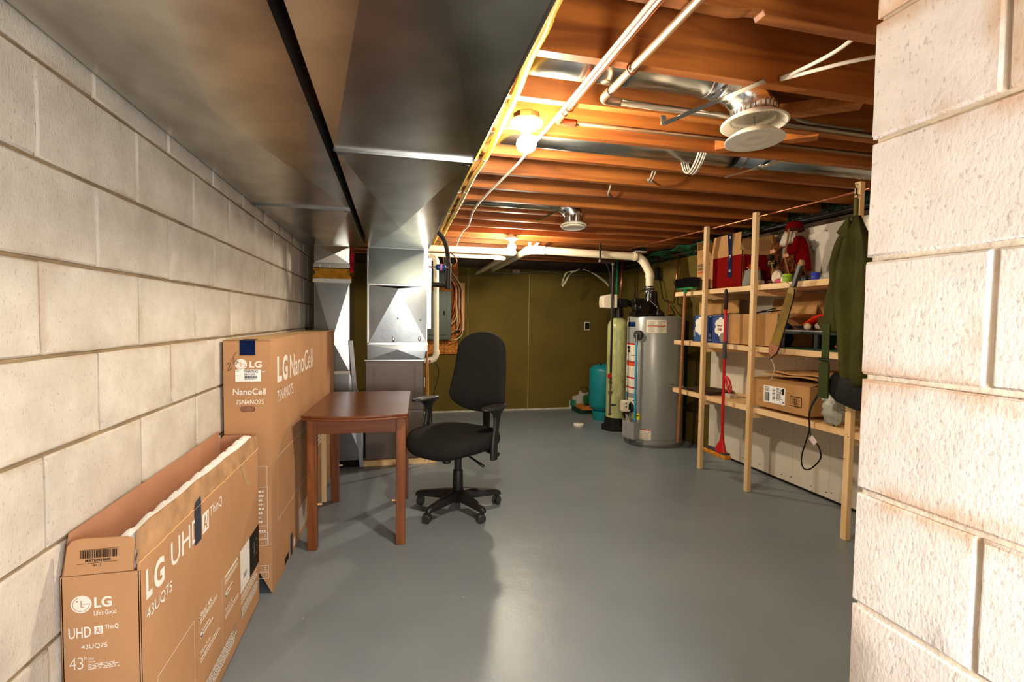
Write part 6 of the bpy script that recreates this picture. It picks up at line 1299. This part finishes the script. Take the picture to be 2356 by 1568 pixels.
a2 = px(1440); p = onside(a2, pz(962)); n2_ = onside(a2, 0, 1); mb = MB(); mb.tube([p-n2_*.01, p+n2_*.03], .042, 24); mb.build('drain_boot', M('dark_rubber', (52, 50, 46), .7), t, smooth=40)
mb = MB(); mb.tube([p+n2_*.03, p+n2_*.05], .010, 10); mb.build('drain_valve', m_galv_b, t, smooth=40)
# gas control: local frame facing the camera-left
a3 = -172; n3 = onside(a3, 0, 1); p = onside(a3, .36)
mb = MB(); mb.tube([p-n3*.01, p+n3*.03], .052, 24); mb.build('control_boot', M('dark_rubber', (52, 50, 46), .7), t, smooth=40)
mb = MB(); mb.obox(p+n3*.075+Vector((0, -.02, .02)), (.085, .085, .105), (0, 0, math.radians(-14))); mb.build('gas_control', M('ivory_plastic', (216, 206, 180), .45), t, bevel=.012)
mb = MB(); c = p+n3*.075+Vector((0, -.064, .02)); 
for dz in (.03, .0): mb.obox(c+Vector((-.012, -.002, dz)), (.010, .006, .014)); 
mb.obox(c+Vector((.024, -.002, .0)), (.02, .006, .06), mat=None); mb.build('control_knob', m_black, t)
p = onside(-163, .15); mb = MB(); mb.obox(p+onside(-163, 0, .03), (.075, .16, .16), (0, 0, math.radians(-163))); mb.build('burner_cover', M('light_grey_enamel', (150, 152, 150), .4, .2), t, bevel=.004)
mb = MB()
for k in range(3): mb.tube(smooth_path([onside(-170, .30, .34)+Vector((0, -.01*k, 0)), onside(-166+3*k, .24, .345), onside(-163+3*k, .19, .32)], 5), .0035, 6)
mb.build('control_wires', M('pale_wire', (196, 188, 160), .6), t, smooth=True)
# power vent blower on top
tx, ty = 2.462-hc.x, 4.43-hc.y
mb = MB(); mb.lathe([(0, 1.252), (.135, 1.252), (.13, 1.285), (.085, 1.33), (.066, 1.40), (.060, 1.45), (.056, 1.50), (0, 1.50)], (tx+.01, ty-.02, 0), 32); mb.build('vent_blower', M('gloss_black', (14, 14, 15), .25), t, smooth=40)
mb = MB(); mb.lathe([(.052, 1.475), (.054, 1.485), (.054, 1.50), (.052, 1.51)], (tx, ty, 0), 28); mb.lathe([(.046, 1.525), (.049, 1.53), (.049, 1.54), (.046, 1.545)], (tx, ty, 0), 28); mb.build('hose_clamp', m_alu, t, smooth=40)
mb = MB(); mb.lathe([(0, 1.50), (.052, 1.50), (.05, 1.52), (.044, 1.55), (0, 1.55)], (tx, ty, 0), 28); mb.build('rubber_boot', m_plast, t, smooth=40)
mb = MB(); rings = []
c = Vector((tx-.125, ty-.06, 1.33)); mb.tube([c+Vector((0, .05, 0)), c+Vector((0, -.05, 0))], [.075, .08], 26); mb.tube([c+Vector((0, -.05, 0)), c+Vector((0, -.09, 0))], .05, 20); mb.obox(c+Vector((-.03, 0, .07)), (.10, .07, .05)); mb.obox(c+Vector((0, 0, -.055)), (.18, .12, .04)); mb.build('blower_motor', M('gloss_black', (14, 14, 15), .25), t, smooth=30, bevel=.003)
mb = MB(); mb.tube(smooth_path([c+Vector((.02, -.07, .10)), c+Vector((.08, -.09, .05)), c+Vector((.13, -.10, 0)), c+Vector((.12, -.10, -.06))], 6), .004, 8); mb.build('motor_wire', M('grey_wire', (130, 128, 120), .5), t, smooth=True)
mb = MB(); mb.tube(smooth_path([c+Vector((-.06, -.05, .09)), c+Vector((-.04, -.07, .16)), c+Vector((.04, -.07, .17)), c+Vector((.10, -.06, .12))], 6), .0045, 8); mb.tube(smooth_path([(tx+.10, ty-.08, 1.262), (tx+.0, ty-.12, 1.275), (tx-.1, ty-.13, 1.262), (tx-.2, ty-.1, 1.262)], 6), .006, 8); mb.build('power_cord', m_black, t, smooth=True)
cable('power_cable', [(2.66, 4.40, 1.27), (2.76, 4.45, 1.275), (2.83, 4.6, 1.32), (2.84, 4.7, 1.40), (2.83, 4.8, 1.46), (2.83, 4.85, 1.60), (2.83, 4.92, 1.72), (2.83, 4.93, 1.93)], .006, m_black, 'black power cord running from the water heater up the olive wall', 'cord')
o = MB().box(2.81, 2.85, 4.90, 4.95, 1.66, 1.80).build('inline_plug', m_black, bevel=.006, origin=(2.83, 4.92, 1.66)); tag(o, 'thick black plug on the cord going up the olive wall', 'plug')
t = thing('copper_pipe', 'copper hot water pipe bending from the heater top to the wall', 'pipe', (2.68, 4.5, 1.25))
mb = MB(); mb.tube(smooth_path([(2.68, 4.42, 1.25), (2.68, 4.42, 1.37), (2.685, 4.43, 1.395), (2.71, 4.46, 1.40), (2.80, 4.56, 1.40), (2.84, 4.60, 1.40), (2.85, 4.61, 1.43), (2.85, 4.61, 1.50)], 5), .009, 12); mb.build('bent_run', m_copper, t, True, smooth=True)
mb = MB(); mb.tube([(2.85, 4.61, 1.40), (2.85, 4.55, 1.90)], .011, 12); mb.build('riser', m_copper, t, True, smooth=True)
mb = MB(); mb.tube([(2.68, 4.42, 1.253), (2.68, 4.42, 1.29)], .013, 12); mb.build('fitting', M('brass', (196, 160, 90), .3, .8), t, True, smooth=40)
o = MB().tube([(2.575, 5.30, 1.40), (2.60, 5.32, 1.93)], .011, 12).build('copper_riser', m_copper, smooth=True, origin=(2.58, 5.3, 1.4)); tag(o, 'thin pinkish copper pipe rising beside the green pipe behind the heater', 'pipe')
o = MB().tube([(2.535, 5.32, 1.42), (2.545, 5.34, 1.93)], .015, 12).build('green_riser', M('verdigris', (40, 110, 76), .6), smooth=True, origin=(2.54, 5.3, 1.42)); tag(o, 'green coated pipe rising behind the water heater', 'pipe')
# black iron gas drop
t = thing('gas_drop', 'black iron gas pipe dropping from the joists in front of the pale tank', 'pipe', (2.077, 4.45, .3))
gx, gy = 2.077, 4.45
mb = MB(); mb.tube([(gx, gy, .70), (gx, gy, 1.755)], .0115, 14); mb.build('long_drop', m_iron, t, True, smooth=40)
mb = MB(); mb.tube([(gx-.005, gy, 1.765), (1.95, gy+.02, 1.78)], .011, 12); mb.tube([(1.95, gy+.02, 1.78), (1.945, gy+.02, 1.95)], .009, 12); mb.build('top_branch', m_iron, t, True, smooth=40)
for p, r in (((gx, gy, 1.755), .017), ((1.95, gy+.02, 1.782), .017), ((gx, gy, .50), .019), ((gx, gy, .60), .016), ((gx, gy, .64), .014), ((gx, gy, .29), .016)):
    mb = MB(); mb.lathe([(r*.8, -.014), (r, -.01), (r, .01), (r*.8, .014)], p, 16); mb.build('fitting', M('grey_iron_fitting', (86, 78, 66), .5, .6), t, True, smooth=40)
mb = MB(); mb.tube([(gx, gy, .70), (gx, gy, .29)], .0105, 12); mb.tube([(gx, gy, .375), (gx+.06, gy+.0, .375)], .0095, 10); mb.build('lower_run', M('grey_iron_fitting', (86, 78, 66), .5, .6), t, True, smooth=40)
mb = MB(); mb.obox((gx-.018, gy-.012, .665), (.045, .018, .045)); mb.build('shutoff_handle', M('red_plastic_handle', (176, 36, 24), .4), t, True, bevel=.006)
cable('black_cable', [(1.98, 4.47, 1.80), (2.02, 4.46, 1.74), (2.055, 4.47, 1.66), (2.068, 4.475, 1.55), (2.09, 4.48, 1.44)], .006, m_black, 'black cable arcing down to the white softener control head')
# ================================================================ SOFTENER ---------------------------------------------
sc = Vector((2.425, 5.03, 0)); sr = .118
t = thing('water_softener', 'tall pale green fibreglass softener tank with white control head', 'water softener', sc)
m_fg = M('pale_green_fibreglass', (176, 180, 122), .28, noise=(24, .25), stretch=(1, 1, .4))
mb = MB(); pr = [(0, .10), (sr, .10), (sr, 1.10)]+[(sr*math.cos(a), 1.13+.115*math.sin(a)) for a in [PI/2*k/10 for k in range(1, 10)]]+[(.04, 1.25), (0, 1.25)]
mb.lathe(pr, (0, 0, 0), 48); mb.build('tank', m_fg, t, smooth=40)
mb = MB(); mb.lathe([(0, 0), (.165, 0), (.168, .02), (.165, .035), (.13, .05), (.126, .14), (0, .14)], (-.01, 0, 0), 8); mb.build('tank_foot', m_black, t, bevel=.006)
mb = MB(); mb.lathe([(0, 1.24), (.05, 1.24), (.052, 1.30), (.045, 1.36), (0, 1.36)], (0, 0, 0), 24); mb.obox((.02, -.02, 1.40), (.10, .14, .09)); mb.tube([(.05, -.02, 1.41), (.12, -.02, 1.40), (.18, -.02, 1.37), (.27, -.02, 1.36)], [.035, .032, .034, .028], 14); mb.build('valve_body', M('gloss_black', (14, 14, 15), .25), t, smooth=30, bevel=.004)
mb = MB(); o_ = Vector((-.145, -.10, 1.415))
mb.prism([(-.078, -.072), (.035, -.078), (.035, .082), (-.066, .062), (-.082, .045), (-.086, -.02)], (o_.x, o_.y, o_.z), (1, 0, 0), (0, 0, 1), (0, .12, 0)); mb.build('control_head', M('ivory_cover', (226, 214, 188), .45), t, bevel=.010)
mb = MB(); mb.box(o_.x+.052, o_.x+.088, o_.y+.01, o_.y+.13, 1.345, 1.49); mb.build('rear_cover', M('ivory_cover', (226, 214, 188), .45), t, bevel=.006)
F = Face((sc.x+o_.x, sc.y+o_.y, 1.415), (1, 0, 0), (0, 0, 1)); mb = MB()
F.rect(mb, .005, .018, .030, .045, m_black); F.smallprint(mb, .002, .016, -.03, .026, 7, m_black, 1, 9); mb.build('control_marks', parent=t, world=True, recalc=False)
# pressure tank and pump
pc = Vector((2.50, 5.55, 0)); t = thing('pressure_tank', 'turquoise pressure tank half hidden behind the pale green tank', 'tank', pc)
mtq = M('turquoise_enamel', (14, 128, 134), .4)
mb = MB(); r = .175; pr = [(0, .10)]+[(r*.55, .105), (r*.85, .135), (r, .19), (r, .60)]+[(r*(1-.0)*math.cos(a), .60+.085*math.sin(a)) for a in [PI/2*k/8 for k in range(1, 8)]]+[(0, .685)]
mb.lathe(pr, (0, 0, 0), 40); mb.build('shell', mtq, t, smooth=40)
mb = MB(); mb.lathe([(.10, 0), (.12, 0), (.135, .10), (.11, .115)], (0, 0, 0), 32); mb.build('foot_ring', mtq, t, smooth=40, solid=.003)
mb = MB(); mb.lathe([(0, .68), (.012, .68), (.012, .705), (0, .705)], (-.07, -.06, -.012), 10); mb.build('air_valve', m_black, t)
pb = Vector((2.55, 6.02, 0)); t = thing('water_pump', 'green water pump with cylindrical motor low in the far corner', 'pump', (2.55, 6.02, .095))
mgp = M('pump_green', (6, 92, 48), .3)
mb = MB(); mb.tube([(2.435, 6.0, .165), (2.44, 6.0, .165), (2.57, 6.0, .165), (2.575, 6.0, .165)], [.05, .062, .062, .055], 24); mb.build('motor', mgp, t, True, smooth=40)
mb = MB(); mb.tube([(2.57, 6.0, .165), (2.61, 6.0, .165)], .04, 20); mb.build('bracket', M('grey_bracket', (120, 116, 104), .5, .4), t, True, smooth=40)
mb = MB(); mb.tube([(2.61, 6.0, .17), (2.66, 6.0, .17), (2.72, 6.0, .17)], [.06, .085, .07], 20); mb.tube([(2.68, 6.0, .2), (2.68, 6.0, .26)], .025, 12); mb.build('volute', mgp, t, True, smooth=40)
mb = MB(); mb.tube(smooth_path([(2.50, 6.02, .22), (2.52, 6.06, .27), (2.50, 6.10, .32), (2.47, 6.2, .3)], 5), .006, 8); mb.build('cord', m_black, t, True, smooth=True)
o = MB().box(2.36, 2.78, 5.86, 6.14, .055, .095).build('pump_board', m_osb, bevel=.003, origin=(2.55, 6, .055)); tag(o, 'orange brown board under the green water pump', 'board')
t = thing('green_crate', 'dark green low crate carrying the board of the water pump', 'crate', (2.55, 6.0, 0))
mb = MB(); mb.box(2.34, 2.80, 5.90, 6.20, 0, .054); mb.build('box', M('dark_green_crate', (20, 58, 44), .6), t, True, bevel=.003)
mb = MB(); mb.box(2.33, 2.38, 6.16, 6.24, .054, .13); mb.build('corner', M('sea_green', (40, 120, 96), .6), t, True, bevel=.003)
# smoke detector-like module on the far joist near the corner
t = thing('ceiling_module', 'small white and black box fixed under the joists above the water heater', 'electrical box', (2.60, 4.75, 1.96))
mb = MB(); mb.box(2.45, 2.57, 4.70, 4.80, 1.935, 1.971); mb.build('housing', m_plast, t, True, bevel=.004)
mb = MB(); mb.box(2.45, 2.57, 4.69, 4.80, 1.922, 1.935); mb.build('cover', m_vent, t, True, bevel=.003)
